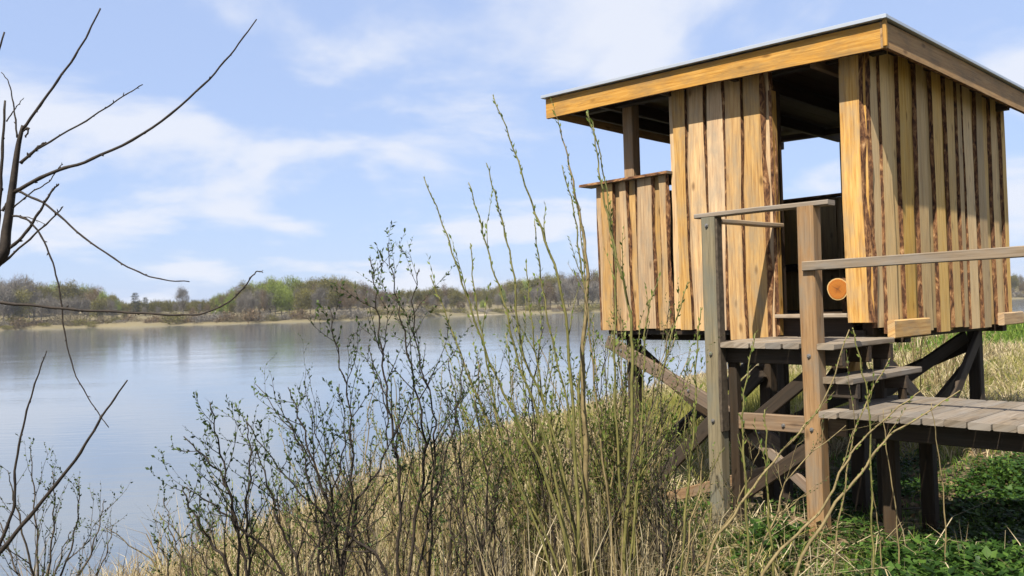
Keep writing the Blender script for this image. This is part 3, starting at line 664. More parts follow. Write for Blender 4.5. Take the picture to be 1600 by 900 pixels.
# bolt heads where posts, rails and beams meet
STEEL,_t,_b = newmat('dull_steel'); _b.inputs['Base Color'].default_value=(.22,.21,.20,1); _b.inputs['Metallic'].default_value=.8; _b.inputs['Roughness'].default_value=.55
def bolt(parent,p,axis,off):
    mb=MB(); p=Vector(p); a=Vector(axis); mb.tube([p-a*.004,p+a*.003,p+a*.0035,p+a*.012],[.016,.016,.010,.009],6); mb.build('bolt',STEEL,parent,loc=off)
for y,z in ((.80,-.40),(.80,-.92),(-.015,-.40),(-.015,-.92),(.80,.60),(-.015,.245)): bolt(land,(-1.066,y,z),(-1,0,0),LO)
for y,z in ((2.55,-.46),(1.02,-1.165),(1.75,-.825)): bolt(hut,(-.035,y,z),(-1,0,0),OFF)
for y in (.28,.62): bolt(land,(-.93,y,-.93),(-1,0,0),LO)

# ------------------------------------------------------------------ woody plants
def catmull(pts, n):
    pts=[Vector(p) for p in pts]; 
    if len(pts)<3: return [pts[0].lerp(pts[-1],k/n) for k in range(n+1)]
    out=[]; P_=[pts[0]*2-pts[1]]+pts+[pts[-1]*2-pts[-2]]; S=len(pts)-1
    for k in range(n+1):
        u=k/n*S; i=min(int(u),S-1); f=u-i; a,b,c,d=P_[i:i+4]
        out.append(.5*((2*b)+(c-a)*f+(2*a-5*b+4*c-d)*f*f+(3*b-a-3*c+d)*f**3))
    return out
class Leaves:
    def __init__(s): s.v=[]; s.q=[]
    def add(s, p, d, L, W, nrm=None):
        d=Vector(d).normalized(); r=Vector((random.gauss(0,1),random.gauss(0,1),random.gauss(0,1))); b=d.cross(r)
        if b.length<1e-3: return
        b.normalize(); n=d.cross(b); i=len(s.v); p=Vector(p)
        s.v+=[tuple(p),tuple(p+d*L*.5+b*W*.5+n*W*.18),tuple(p+d*L),tuple(p+d*L*.5-b*W*.5+n*W*.18)]; s.q.append((i,i+1,i+2,i+3))
    def build(s,name,mat,parent):
        if not s.q: return
        o=link(name,np_mesh(name,s.v,quads=s.q,mat=mat),parent); o['kind']='stuff'; return o
def rand_dir(d, ang):
    d=Vector(d).normalized(); r=Vector((random.gauss(0,1),random.gauss(0,1),random.gauss(0,1))); p=(r-d*r.dot(d))
    if p.length<1e-3: return d
    p.normalize(); return (d*math.cos(ang)+p*math.sin(ang)).normalized()
def shoot_leaves(lv, path, t0, step, L, W, ang, pair=False):
    for a,b in zip(path[:-1],path[1:]):
        seg=(b-a); l=seg.length; n=max(1,int(l/step+random.random()))
        for k in range(n):
            d=rand_dir(seg,random.uniform(*ang)); s_=random.uniform(.6,1.25)
            lv.add(a.lerp(b,(k+random.random()*.6)/n),d,L*s_,W*s_)
def twig(mb, lv, p, d, L, r, cfg, level):
    n=5; pts=[Vector(p)]; dd=Vector(d).normalized()
    for k in range(n):
        dd=(dd+Vector((random.gauss(0,.11),random.gauss(0,.11),random.gauss(0,.06)+cfg['up']*.09))).normalized(); pts.append(pts[-1]+dd*L/n)
    mb.tube(pts,[r*(1-.75*k/n) for k in range(n+1)],4)
    if cfg['leaf']>0: shoot_leaves(lv,pts[1:] if level==1 else pts,0,cfg['lstep'],cfg['leaf'],cfg['lw'],cfg['lang'])
    if level<cfg['levels']:
        for k in range(1,n+1):
            if random.random()<cfg['p2']:
                twig(mb,lv,pts[k],rand_dir(dd,random.uniform(.35,.85)),L*random.uniform(.25,.5),r*.6,cfg,level+1)
def stem(root, o3, pts3, r0, r1, cfg, mat, leafmat, t_start=.25, name='stem'):
    n=max(10,len(pts3)*4); path=[p-o3 for p in catmull(pts3,n)]
    mb=MB(); lv=Leaves()
    ph=random.uniform(0,6)
    for k in range(1,n): path[k]=path[k]+Vector((math.sin(k*1.9+ph),math.cos(k*1.3+ph),0))*cfg.get('kink',.004)
    rad=[r0+(r1-r0)*(k/n)**.8 for k in range(n+1)]
    mb.tube(path,rad,6)
    total=sum((b-a).length for a,b in zip(path[:-1],path[1:]))
    acc=0
    for k in range(n):
        t=k/n; seg=path[k+1]-path[k]; 
        if t>t_start:
            acc+=seg.length*cfg['dens']
            while acc>random.random():
                acc-=1
                L=cfg['tl']*random.uniform(.5,1.3)*(1-.55*t)
                twig(mb,lv,path[k].lerp(path[k+1],random.random()),rand_dir(seg,random.uniform(*cfg['tang'])),L,min(rad[k]*.6,cfg['tr']),cfg,1)
        if cfg['leaf']>0 and t>cfg.get('mleaf',.5): shoot_leaves(lv,[path[k],path[k+1]],0,cfg['lstep']*.9,cfg['leaf'],cfg['lw'],cfg['lang'])
    o=mb.build(name,mat,root,smooth=True); lv.build('leaf_buds',leafmat,o)
    return o
WIL=dict(leaf=.036,lw=.012,lstep=.028,lang=(.25,.6),levels=1,p2=0,up=1.2,dens=1.1,tl=.55,tang=(.18,.42),tr=.0045,mleaf=.30,kink=.005)
LOWW=dict(leaf=.034,lw=.015,lstep=.03,lang=(.25,.8),levels=2,p2=.2,up=1.1,dens=3.2,tl=.5,tang=(.25,.6),tr=.004,mleaf=.25,kink=.008)
ALD=dict(leaf=.026,lw=.013,lstep=.034,lang=(.3,1.0),levels=2,p2=.42,up=.9,dens=9.5,tl=.48,tang=(.45,.85),tr=.0055,mleaf=.55,kink=.009)
GREY=dict(leaf=.018,lw=.010,lstep=.075,lang=(.3,1.0),levels=2,p2=.5,up=1.0,dens=8,tl=.42,tang=(.4,.8),tr=.004,mleaf=.5,kink=.006)
BARE=dict(leaf=0,lw=0,lstep=1,lang=(0,1),levels=1,p2=0,up=0,dens=0,tl=.2,tang=(.3,.6),tr=.003,kink=.003)
def pstem(root,o3,pix,d,r0,r1,cfg,mat,leafmat,ground=True,drift=0.0,t_start=.25,name='stem',base=None):
    """pix runs from the base upwards"""
    n=len(pix); pts=[P(x,y,d+drift*k/(n-1)) for k,(x,y) in enumerate(pix)]
    if ground:
        b=pts[0]; zz=g1(b.x,b.y)-.06
        if base is not None: b0=Vector((base[0],base[1],g1(*base)-.06)); pts=[b0]+pts
        elif b.z>zz+.05: pts=[Vector((b.x,b.y,zz))]+pts
        else: pts=[Vector((b.x,b.y,zz))]+[p for p in pts if p.z>zz+.15]
    return stem(root,o3,pts,r0,r1,cfg,mat,leafmat,t_start,name)
random.seed(11)
def plant(name, px, d, label, cat, group=None):
    p=P(px,700,d); o=empty(name,(p.x,p.y,g1(p.x,p.y))); tag(o,label,cat,group); return o, Vector(o.location)
# tall olive willow shoots in the middle
w1,o1=plant('willow_sapling',890,5.1,'tall willow with the highest catkin shoot, left of the hut roof corner','shrub')
pstem(w1,o1,[(905,860),(895,640),(880,470),(850,370),(828,310),(800,225),(770,148)],5.1,0.0136,.003,WIL,WILLOWBARK,WILLOWLEAF)
pstem(w1,o1,[(900,850),(860,660),(815,545),(803,430),(790,370),(775,310),(760,255)],5.2,0.0104,.003,WIL,WILLOWBARK,WILLOWLEAF)
pstem(w1,o1,[(890,870),(850,680),(808,560),(790,480),(770,420),(750,345),(732,285)],5.0,0.0104,.003,WIL,WILLOWBARK,WILLOWLEAF)
w2,o2=plant('willow_sapling',870,4.9,'willow with a long shoot leaning far left over the lake','shrub')
pstem(w2,o2,[(890,880),(850,740),(800,640),(765,565),(735,480),(712,410),(690,345),(662,276)],4.9,0.0112,.003,WIL,WILLOWBARK,WILLOWLEAF)
pstem(w2,o2,[(870,880),(800,740),(745,620),(700,500),(672,430)],4.95,0.0096,.003,WIL,WILLOWBARK,WILLOWLEAF)
pstem(w2,o2,[(860,890),(790,700),(760,560),(742,460),(735,380)],4.8,0.0080,.003,WIL,WILLOWBARK,WILLOWLEAF)
w3,o3=plant('willow_sapling',915,5.3,'upright willow whose thick pale stem stands just left of the hut','shrub')
pstem(w3,o3,[(918,890),(915,700),(910,560),(918,450),(912,370),(900,310),(888,250),(872,190)],5.3,0.0240,.003,WIL,WILLOWTAN,WILLOWLEAF)
pstem(w3,o3,[(925,880),(905,640),(915,480),(905,400),(898,335),(878,258)],5.35,0.0112,.003,WIL,WILLOWBARK,WILLOWLEAF)
pstem(w3,o3,[(930,880),(890,650),(860,520),(845,430),(835,345)],5.25,0.0096,.003,WIL,WILLOWBARK,WILLOWLEAF)
pstem(w3,o3,[(910,890),(870,720),(845,600),(830,500),(822,410)],5.2,0.0096,.003,WIL,WILLOWBARK,WILLOWLEAF)
w4,o4=plant('willow_sapling',985,5.3,'willow growing across the left end of the hut wall','shrub')
pstem(w4,o4,[(975,880),(985,700),(988,560),(983,480),(963,400),(950,340),(938,280),(930,220),(918,175)],5.3,0.0144,.003,WIL,WILLOWBARK,WILLOWLEAF)
pstem(w4,o4,[(980,880),(965,700),(960,560),(962,440),(955,350),(943,270),(926,190)],5.35,0.0104,.003,WIL,WILLOWBARK,WILLOWLEAF)
pstem(w4,o4,[(985,880),(1000,720),(1005,600),(1010,500),(1030,430)],5.2,0.0096,.003,WIL,WILLOWBARK,WILLOWLEAF)
pstem(w4,o4,[(990,880),(1000,740),(1020,640),(1045,540),(1075,440)],5.25,0.0080,.003,WIL,WILLOWBARK,WILLOWLEAF)
pstem(w4,o4,[(960,880),(940,700),(925,560),(915,450),(905,330)],5.2,0.0096,.003,WIL,WILLOWTAN,WILLOWLEAF)
w5,o5=plant('willow_sapling',820,5.6,'bushy young willow behind, leaning toward the water','shrub')
for tip in [(700,600),(745,560),(790,520),(820,585),(860,540),(725,640),(880,600),(845,480)]+[(random.uniform(690,900),random.uniform(540,720)) for _ in range(18)]:
    pstem(w5,o5,[(830+random.uniform(-25,25),860),((830+tip[0])/2+random.uniform(-8,8),(860+tip[1])/2),tip],5.7,.009,.0025,LOWW,random.choice([WILLOWBARK,WILLOWTAN]),WILLOWLEAF)
w6,o6=plant('willow_sapling',960,5.9,'dense olive willow clump in front of the crossed braces','shrub')
for tip in [(930,560),(955,520),(985,545),(1015,590),(1045,620),(900,590),(1075,560),(940,620),(1000,500)]+[(random.uniform(880,1090),random.uniform(540,740)) for _ in range(22)]:
    pstem(w6,o6,[(965+random.uniform(-30,40),850),((965+tip[0])/2+random.uniform(-8,8),(860+tip[1])/2),tip],5.8,.010,.0025,LOWW,random.choice([WILLOWBARK,WILLOWTAN,WILLOWTAN]),WILLOWLEAF)
w7,o7=plant('willow_sapling',1060,4.9,'thin green willow stems rising in front of the left rail post','shrub')
for pts in ([(1065,900),(1075,760),(1085,660),(1088,560),(1095,480)],[(1170,900),(1165,760),(1160,660),(1165,600),(1180,520)],[(1210,905),(1200,790),(1198,700),(1195,640)]):
    pstem(w7,o7,pts,4.9,.010,.003,dict(WIL,dens=.4),WILLOWBARK,WILLOWLEAF)
w8,o8=plant('willow_sapling',1220,4.6,'leaning pale willow stems crossing in front of the steps','shrub')
for pts,r in (([(1190,905),(1235,845),(1285,795),(1315,735),(1345,690),(1400,640),(1440,610)],.011),([(1240,905),(1300,795),(1345,740),(1385,685),(1440,650),(1500,610)],.012),([(1105,880),(1150,800),(1197,735),(1245,680),(1290,620),(1327,515)],.010),
    ([(1365,905),(1362,790),(1358,640),(1345,570),(1332,512)],.007),([(1300,905),(1320,760),(1340,660),(1390,560)],.006)):
    pstem(w8,o8,pts,4.6,r,.003,dict(WIL,dens=.5,leaf=.026),random.choice([WILLOWTAN,WILLOWBARK]),WILLOWLEAF)
w9,o9=plant('dead_stalk',1475,4.9,'thin dry stalks standing in front of the boardwalk','stalk')
for pts in ([(1478,880),(1475,780),(1465,700),(1455,630)],[(1405,890),(1400,800),(1385,700),(1380,640)],[(1380,905),(1372,820),(1362,760)]):
    pstem(w9,o9,pts,4.9,.006,.002,dict(BARE),WILLOWTAN,WILLOWLEAF)
# dark budding shrubs
def shrub(px,d,label,stems,cfg=ALD,mat=DARKBARK,lm=ALDERLEAF,name='budding_shrub',r=(.0105,.0025),ts=.2):
    o,o3=plant(name,px,d,label,'shrub')
    for pts in stems: pstem(o,o3,pts,d+random.uniform(-.12,.12),random.uniform(.8,1.15)*r[0],r[1],cfg,mat,lm,drift=random.uniform(-.15,.15),t_start=ts)
    return o
shrub(630,4.7,'tall dark stemmed shrub with small buds, topping the far wood',[
    [(622,895),(625,755),(611,661),(600,583),(592,511),(586,450),(578,402)],[(639,895),(661,744),(661,667),(644,583),(628,505),(617,450),(605,380)],
    [(672,895),(678,711),(678,644),(655,560),(645,480),(655,420)],[(655,895),(690,740),(715,640),(725,560)]])
shrub(540,4.6,'dark forked shrub with upright stems in front of the open water',[
    [(533,900),(550,839),(558,783),(589,739),(605,689),(600,620),(575,540)],[(533,905),(548,800),(550,711),(544,622),(528,555),(514,478)],
    [(505,900),(508,811),(528,744),(539,678),(530,600)],[(530,860),(489,722),(467,650),(450,605)]])
shrub(440,4.5,'low spreading dark shrub reaching left over the water',[
    [(605,900),(550,839),(489,789),(433,728),(383,655)],[(444,905),(372,822),(333,789),(290,761)],[(500,905),(494,800),(470,700),(440,640)],[(470,905),(440,830),(420,760),(400,700)]])
shrub(375,4.6,'small dark shrub leaning over the left water edge',[
    [(385,905),(367,817),(353,744),(339,683),(328,628)],[(372,850),(352,755),(322,717),(287,682)],[(390,905),(385,800),(392,720),(385,660)],[(360,905),(330,850),(300,800),(285,760)]],r=(.011,.003))
shrub(265,4.8,'thin pale shrub at the left edge of the bank grass',[[(285,905),(270,840),(255,778)],[(300,905),(300,830),(292,760)],[(265,905),(252,860),(240,840)],[(320,905),(330,830),(325,770)]],cfg=dict(ALD,dens=4,tl=.3),mat=GREYTWIG,r=(.007,.002))
shrub(735,5.2,'slender budding shrub between the dark shrub and the willows',[[(730,900),(722,760),(715,650),(700,560)],[(750,900),(762,770),(745,650),(750,570)],[(700,900),(705,780),(690,690)],[(770,900),(775,790),(790,690)]],cfg=dict(ALD,dens=5),mat=GREYTWIG,r=(.010,.003))
shrub(75,5.0,'fine twigged grey bush in the lower left corner above the water',[
    [(60,960),(58,850),(52,760),(48,700)],[(60,960),(40,850),(22,780),(12,735)],[(70,960),(80,860),(85,790),(82,738)],[(80,960),(110,860),(122,800),(124,745)],[(90,960),(135,880),(155,820),(163,780)],
    [(50,960),(20,880),(0,820),(-15,770)],[(95,960),(150,900),(170,850),(176,820)],[(75,960),(95,870),(110,830)]],cfg=GREY,mat=GREYTWIG,name='twiggy_bush',r=(.009,.002))
TAN=dict(GREY,dens=6.5,tl=.5,leaf=.014,lw=.008,lstep=.09,kink=.011)
for k,(px,d,h,mt) in enumerate(((330,5.2,.85,0),(425,5.3,.9,1),(490,5.5,1.05,0),(570,5.6,1.2,1),(650,5.4,1.25,0),(715,5.7,1.35,1),(775,5.3,1.3,0),(835,5.9,1.4,1),(890,5.6,1.4,0),(945,6.0,1.45,1),(1005,5.7,1.2,0),(1050,5.5,.9,1))):
    o,o3=plant('twiggy_shrub',px,d,['first','second','third','fourth','fifth','sixth','seventh','eighth','ninth','tenth','eleventh','twelfth'][k]+' from the left of the thin tangled twig shrubs along the foreground bank','shrub','tangled twig shrubs along the bank')
    for j in range(6):
        b=Vector((o3.x+random.gauss(0,.12),o3.y+random.gauss(0,.12),0)); b.z=g1(b.x,b.y)-.05; tp=b+Vector((random.gauss(0,.36),random.gauss(0,.25),h*1.3*random.uniform(.45,1.05)))
        stem(o,o3,[b,b.lerp(tp,.35)+Vector((random.gauss(0,.06),random.gauss(0,.06),0)),b.lerp(tp,.7)+Vector((random.gauss(0,.06),random.gauss(0,.06),.05)),tp],random.uniform(.006,.011),.0022,TAN,[GREYTWIG,WILLOWTAN][mt] if j%3 else DARKBARK,ALDERLEAF,t_start=.12)
# small willow bushes behind the hut, towards the right shore
for k,(px,d,h) in enumerate(((1365,12.5,1.2),(1410,13,1.3),(1450,14,1.4),(1490,13.5,1.1),(1530,15,1.0))):
    o,o3=plant('shore_willow',px,d,['first','second','third','fourth','fifth'][k]+' from the left of the pale twiggy bushes behind the hut','bush','pale bushes behind the hut')
    for j in range(9):
        b=Vector((o3.x+random.uniform(-.25,.25),o3.y+random.uniform(-.25,.25),o3.z-.05)); tp=b+Vector((random.uniform(-.6,.6),random.uniform(-.5,.5),h*random.uniform(.7,1.1)))
        stem(o,o3,[b,b.lerp(tp,.5)+Vector((random.uniform(-.08,.08),0,.08)),tp],.012,.004,dict(WIL,dens=2.2,tl=.6,leaf=.04,lw=.016,lstep=.06),WILLOWTAN,WILLOWLEAF)

ORD=['first','second','third','fourth','fifth','sixth','seventh','eighth','ninth','tenth','eleventh','twelfth','thirteenth','fourteenth']
for k,(px,d,h) in enumerate(((325,6.2,.75),(395,5.6,.7),(455,6.6,.85),(520,6.0,.85),(580,7.2,1.0),(640,6.2,.95),(690,7.6,1.1),(745,6.4,1.05),(795,8.0,1.2),(850,6.6,1.2),(905,7.4,1.25),(950,6.4,1.2),(1000,7.0,1.0),(1045,6.2,.8))):
    o,o3=plant('bank_willow',px,d,ORD[k]+' from the left of the low yellow green willow bushes on the bank','bush','low willow bushes on the bank')
    for j in range(11):
        b=Vector((o3.x+random.gauss(0,.16),o3.y+random.gauss(0,.16),0)); b.z=g1(b.x,b.y)-.05; tp=b+Vector((random.gauss(0,.34),random.gauss(0,.28),h*1.5*random.uniform(.5,1.1)))
        stem(o,o3,[b,b.lerp(tp,.5)+Vector((random.uniform(-.06,.06),random.uniform(-.06,.06),.06)),tp],.008,.0022,dict(LOWW,dens=4.5,tl=.32,leaf=.026,lw=.011),random.choice([WILLOWTAN,WILLOWBARK,GREYTWIG]),WILLOWLEAF,t_start=.15)

# ------------------------------------------------------------------ bare tree at the left edge
tp=P(-150,700,3.6); tr_=empty('bare_tree',(tp.x,tp.y,g1(tp.x,tp.y))); to=Vector(tr_.location)
tag(tr_,'dark bare tree at the left edge with long thin arching branches','tree')
def limb(pix,r0,r1,d=3.5,name='branch',d2=None):
    pts=[P(x,y,d+((d2 or d)-d)*k/(len(pix)-1)) for k,(x,y) in enumerate(pix)]
    n=len(pix)*5; path=[p-to for p in catmull(pts,n)]; mb=MB(); ph=random.uniform(0,6)
    rad=[(r0+(r1-r0)*(k/n)**.8)*(1+(.14 if k%4==0 else 0)) for k in range(n+1)]
    for k in range(1,n): path[k]+=Vector((math.sin(k*1.7+ph),0,math.cos(k*1.3+ph)))*.0015
    mb.tube(path,rad,7)
    for k in range(3,n-1,2):
        if random.random()<.6:
            d=rand_dir(path[k+1]-path[k],random.uniform(.5,1.0)); l=random.uniform(.006,.018); mb.tube([path[k],path[k]+d*l*.6,path[k]+d*l],[rad[k]*.7,rad[k]*.75,rad[k]*.2],5)
    return mb.build(name,DARKBARK,tr_,smooth=True)
trunk=[tp+Vector((0,0,-(tp.z-to.z)-.15)),P(-130,560,3.6),P(-60,450,3.55),P(0,405,3.5),P(10,360,3.5),P(20,290,3.5),P(28,230,3.5),P(36,196,3.5)]
n=30; mb=MB(); path=[p-to for p in catmull(trunk,n)]; mb.tube(path,[.030*(1-k/n)**1.15+.007 for k in range(n+1)],8); mb.build('trunk',DARKBARK,tr_,smooth=True)
limb([(-60,450),(-12,400),(-2,330),(3,250),(8,157)],.014,.004); limb([(-20,420),(-6,260),(-10,120),(7,50)],.012,.003)
limb([(4,330),(15,310),(22,290)],.006,.005)
for pix,r0,r1 in (([(22,300),(80,270),(140,250),(230,205),(310,140),(360,85),(401,30)],.0085,.0025),([(32,255),(60,230),(72,222)],.007,.004),([(45,245),(60,232),(140,185),(190,152),(223,132)],.005,.002),
    ([(35,203),(80,140),(125,75),(157,13)],.0062,.003),([(25,297),(75,322),(130,370),(200,417),(250,436),(296,440)],.0055,.0022),([(17,337),(40,342),(62,365),(82,410),(94,460),(101,520),(118,585),(150,640),(170,668)],.0048,.0018),
    ([(-40,470),(0,473),(60,478),(120,484),(200,488),(270,492),(320,489),(365,466),(393,433),(402,424),(411,426)],.0075,.0018),([(0,398),(35,370),(62,330),(80,300),(92,287)],.0078,.003),([(-40,440),(0,414),(50,370),(85,338),(98,323)],.006,.0025),
    ([(20,325),(50,300),(75,285),(92,262),(98,256)],.0035,.0015),([(27,215),(22,170),(14,130),(2,113)],.004,.0015),([(10,190),(25,168),(37,153)],.003,.0012),([(20,337),(45,340),(70,350)],.003,.0012),([(35,205),(45,200),(40,215)],.004,.003)):
    limb(pix,r0,r1)
limb([(-130,1000),(-60,930),(0,862),(60,790),(120,715),(160,650),(199,594)],.013,.003,d=3.4)
limb([(-40,960),(0,850),(22,790),(24,730),(40,650),(58,590),(73,548)],.008,.002,d=3.4)

# ------------------------------------------------------------------ ground cover
def blades(name, X_, Y_, H, W_, mat, lean=.35, z0=-.03, curl=.35, seed=1, fold=False, az=None, ln=None):
    r=np.random.default_rng(seed); n=len(X_); zg=G(X_,Y_)+z0
    az=r.uniform(0,2*np.pi,n) if az is None else az; ln=np.abs(r.normal(0,lean,n)) if ln is None else ln; dx,dy=np.cos(az)*ln,np.sin(az)*ln
    fa=r.uniform(0,2*np.pi,n); sx,sy=np.cos(fa)*W_*.5,np.sin(fa)*W_*.5
    b=np.stack([X_,Y_,zg],-1); s=np.stack([sx,sy,0*sx],-1)
    m_=b+np.stack([dx*H*.45,dy*H*.45,H*.55],-1); t_=b+np.stack([dx*H*(1+curl),dy*H*(1+curl),H*np.clip(1-ln*.45,.25,1)],-1)
    v=np.stack([b-s,b+s,m_+s*.8,m_-s*.8,t_],1).reshape(-1,3); k=np.arange(n)*5
    q_=np.stack([k,k+1,k+2,k+3],-1); tt=np.stack([k+3,k+2,k+4],-1)
    o=link(name,np_mesh(name,v,quads=q_,tris=tt,mat=mat)); return o
def tufts(name, X_, Y_, per, spread, H, W_, mat, seed, lean=.55, sizes=(.5,1.5)):
    r=np.random.default_rng(seed); n=len(X_); m_=r.uniform(*sizes,n)
    ox=r.normal(0,1,(n,per))*spread*m_[:,None]; oy=r.normal(0,1,(n,per))*spread*m_[:,None]
    PX=(X_[:,None]+ox).ravel(); PY=(Y_[:,None]+oy).ravel(); k=shore_dist(PX,PY)>.02
    hh=(H*m_)[:,None]*r.uniform(.4,1.15,(n,per)); az=np.arctan2(oy,ox)+r.normal(0,.5,(n,per)); ln=np.hypot(ox,oy)/(spread*m_[:,None])*lean*.6+np.abs(r.normal(0,.15,(n,per)))
    ww=np.broadcast_to(np.asarray(W_)[:,None] if np.ndim(W_) else W_,(n,per))*r.uniform(.6,1.3,(n,per))
    return blades(name,PX[k],PY[k],hh.ravel()[k],ww.ravel()[k],mat,seed=seed,az=az.ravel()[k],ln=ln.ravel()[k])
def scatter(n, xr, yr, seed, qmin=0.1, qmax=1e9, patch=None, thr=0, far_bias=False):
    r=np.random.default_rng(seed); X_=r.uniform(*xr,n); Y_=r.uniform(*yr,n)
    q=shore_dist(X_,Y_); k=(q>qmin)&(q<qmax)
    k&=np.abs(X_)<(.66*Y_+1.6)                      # only where the place can be seen from about here
    if patch: 
        f=np.sin(X_*patch+seed)*np.cos(Y_*patch*1.2+seed*2)+.6*np.sin(X_*patch*2.3-Y_*patch*1.7)
        k&=f+r.normal(0,.35,n)>thr
    return X_[k],Y_[k],q[k]
def hutxy(X_,Y_):
    dx,dy=X_-HC.x,Y_-HC.y; return dx*AX.x+dy*AX.y, dx*AY.x+dy*AY.y
STRAW=leafy('dry_straw_grass',[(0,(.28,.21,.10)),(.5,(.56,.45,.25)),(1,(.78,.67,.44))],.3,.8)
GRASS=leafy('spring_grass',[(0,(.07,.14,.018)),(.5,(.16,.28,.036)),(1,(.32,.41,.07))],.4,.6)
YGRASS=leafy('yellow_green_reed_grass',[(0,(.19,.21,.04)),(.5,(.38,.36,.08)),(1,(.58,.52,.19))],.4,.7)
NETTLE=leafy('nettle_leaf',[(0,(.016,.042,.008)),(.5,(.042,.10,.015)),(1,(.11,.20,.032))],.35,.5)
DEADLEAF=leafy('dead_leaf',[(0,(.10,.06,.03)),(.5,(.22,.14,.07)),(1,(.40,.30,.18))],.15,.8)
r=np.random.default_rng(3)
# short dry thatch on the bank, longer towards the water
X_,Y_,q=scatter(150000,(-9,18),(3.2,32),31,.1,13,patch=1.5,thr=-.15); hx,hy=hutxy(X_,Y_); k=~((hx>-1.5)&(hx<2.2)&(hy<1.6)&(hy>-6)); k&=(r.random(len(X_))<np.clip(1.5-Y_/30,.4,1)); k&=~((X_>1.6)&(Y_<6)); k&=~((X_>.41*Y_)&(Y_>9)&(r.random(len(X_))<.8)); X_,Y_,q=X_[k],Y_[k],q[k]
H=r.uniform(.06,.24,len(X_))*np.interp(q,[0,1.2,3,6],[2.3,1.9,1.2,1.0])*np.interp(Y_,[3,5,8],[.7,.9,1.1])
tag(blades('dry_grass',X_,Y_,H,np.interp(Y_,[3,10,30],[.006,.010,.024])*r.uniform(.7,1.3,len(X_)),STRAW,.75,seed=5),'pale dry grass matted over the lake bank','grass',kind='stuff')
X_,Y_,q=scatter(4200,(-8,14),(3.4,24),33,.1,13,patch=.9,thr=-.25); hx,hy=hutxy(X_,Y_); k=~((hx>-1.2)&(hx<2.0)&(hy<1.5)&(hy>-6)); k&=~((X_>.29*Y_)&(Y_<7)); X_,Y_=X_[k],Y_[k]
tag(tufts('reed_grass',X_,Y_,26,.055,np.interp(Y_,[3,5,9,24],[.2,.28,.32,.34]),np.interp(Y_,[3,24],[.006,.018]),YGRASS,6),'yellow green grass tufts growing through the dry bank grass','grass',kind='stuff')
X_,Y_,q=scatter(4200,(-8,14),(3.4,24),133,.1,13); hx,hy=hutxy(X_,Y_); k=~((hx>-1.5)&(hx<2.2)&(hy<1.6)&(hy>-6)); k&=~((X_>1.6)&(Y_<6)); X_,Y_=X_[k],Y_[k]
tag(tufts('straw_tufts',X_,Y_,26,.06,np.interp(Y_,[3,5,9,24],[.18,.28,.32,.34]),np.interp(Y_,[3,24],[.006,.018]),STRAW,26,lean=.9),'bleached straw tufts scattered over the bank','grass',kind='stuff')
# uneven stands of brown and bleached stalks over the bank and along the water's edge
STALK=leafy('brown_dead_stalk',[(0,(.12,.08,.04)),(.4,(.28,.20,.10)),(1,(.66,.54,.32))],.2,.8)
X_,Y_,q=scatter(1500,(-6,5),(4.4,15),51,.05,9,patch=1.1,thr=-.1); f=X_/Y_; hx,hy=hutxy(X_,Y_); k=(f<.17)&(f>-.6)&~((hx>-1.3)&(hy<2.6)); X_,Y_,q=X_[k],Y_[k],q[k]
tag(tufts('stalk_stands',X_,Y_,18,.10,np.interp(q,[0,1,3,6],[.75,.7,.6,.5])*np.interp(Y_,[4,6,10],[.7,1,1]),np.interp(Y_,[4,15],[.006,.012]),STALK,52,lean=.35,sizes=(.45,1.4)),'uneven stands of brown dead stalks along the bank and water edge','stalks',kind='stuff')
# a taller yellow green stand seen under the hut floor
X_,Y_,q=scatter(60000,(2,8),(10,16),44,.5,14,patch=.7,thr=-.2); k=X_<.40*Y_; X_,Y_=X_[k],Y_[k]
tag(blades('tall_reed_grass',X_,Y_,r.uniform(.15,.6,len(X_)),.014*r.uniform(.7,1.3,len(X_)),YGRASS,.2,seed=16),'taller yellow green grass standing behind the hut legs','grass',kind='stuff')
# short green grass to the right and behind, and patches between
X_,Y_,q=scatter(220000,(0,40),(4,48),35,4.0,1e9,patch=.35,thr=-.5); hx,hy=hutxy(X_,Y_); k=(X_>0.27*Y_)&~((hx>-1.3)&(hx<1.1)&(hy<2.2)&(r.random(len(X_))<.6)); X_,Y_,q=X_[k],Y_[k],q[k]
tag(blades('green_grass',X_,Y_,r.uniform(.05,.16,len(X_))*np.interp(Y_,[4,12,40],[.9,1.2,2.0]),np.interp(Y_,[4,12,40],[.006,.014,.05])*r.uniform(.7,1.3,len(X_)),GRASS,.4,seed=7),'short bright green grass beyond and under the boardwalk','grass',kind='stuff')
X_,Y_,q=scatter(80000,(-4,4.5),(3.4,9.5),36,1.2,1e9,patch=1.3,thr=-.1); hx,hy=hutxy(X_,Y_); k=~((hx>-1.2)&(hy<2.2)&(r.random(len(X_))<.8)); X_,Y_=X_[k],Y_[k]
tag(blades('green_grass',X_,Y_,r.uniform(.05,.2,len(X_)),.007*r.uniform(.7,1.3,len(X_)),GRASS,.45,seed=8),'green grass patches on the ground below the willows','grass',kind='stuff')
# straw on the far right shore
X_,Y_,q=scatter(60000,(8,75),(26,95),37,.2,9); tag(blades('shore_reeds',X_,Y_,r.uniform(.3,.9,len(X_)),np.interp(Y_,[26,95],[.03,.09]),STRAW,.3,seed=9),'pale reeds along the shore right of the hut','reeds',kind='stuff')
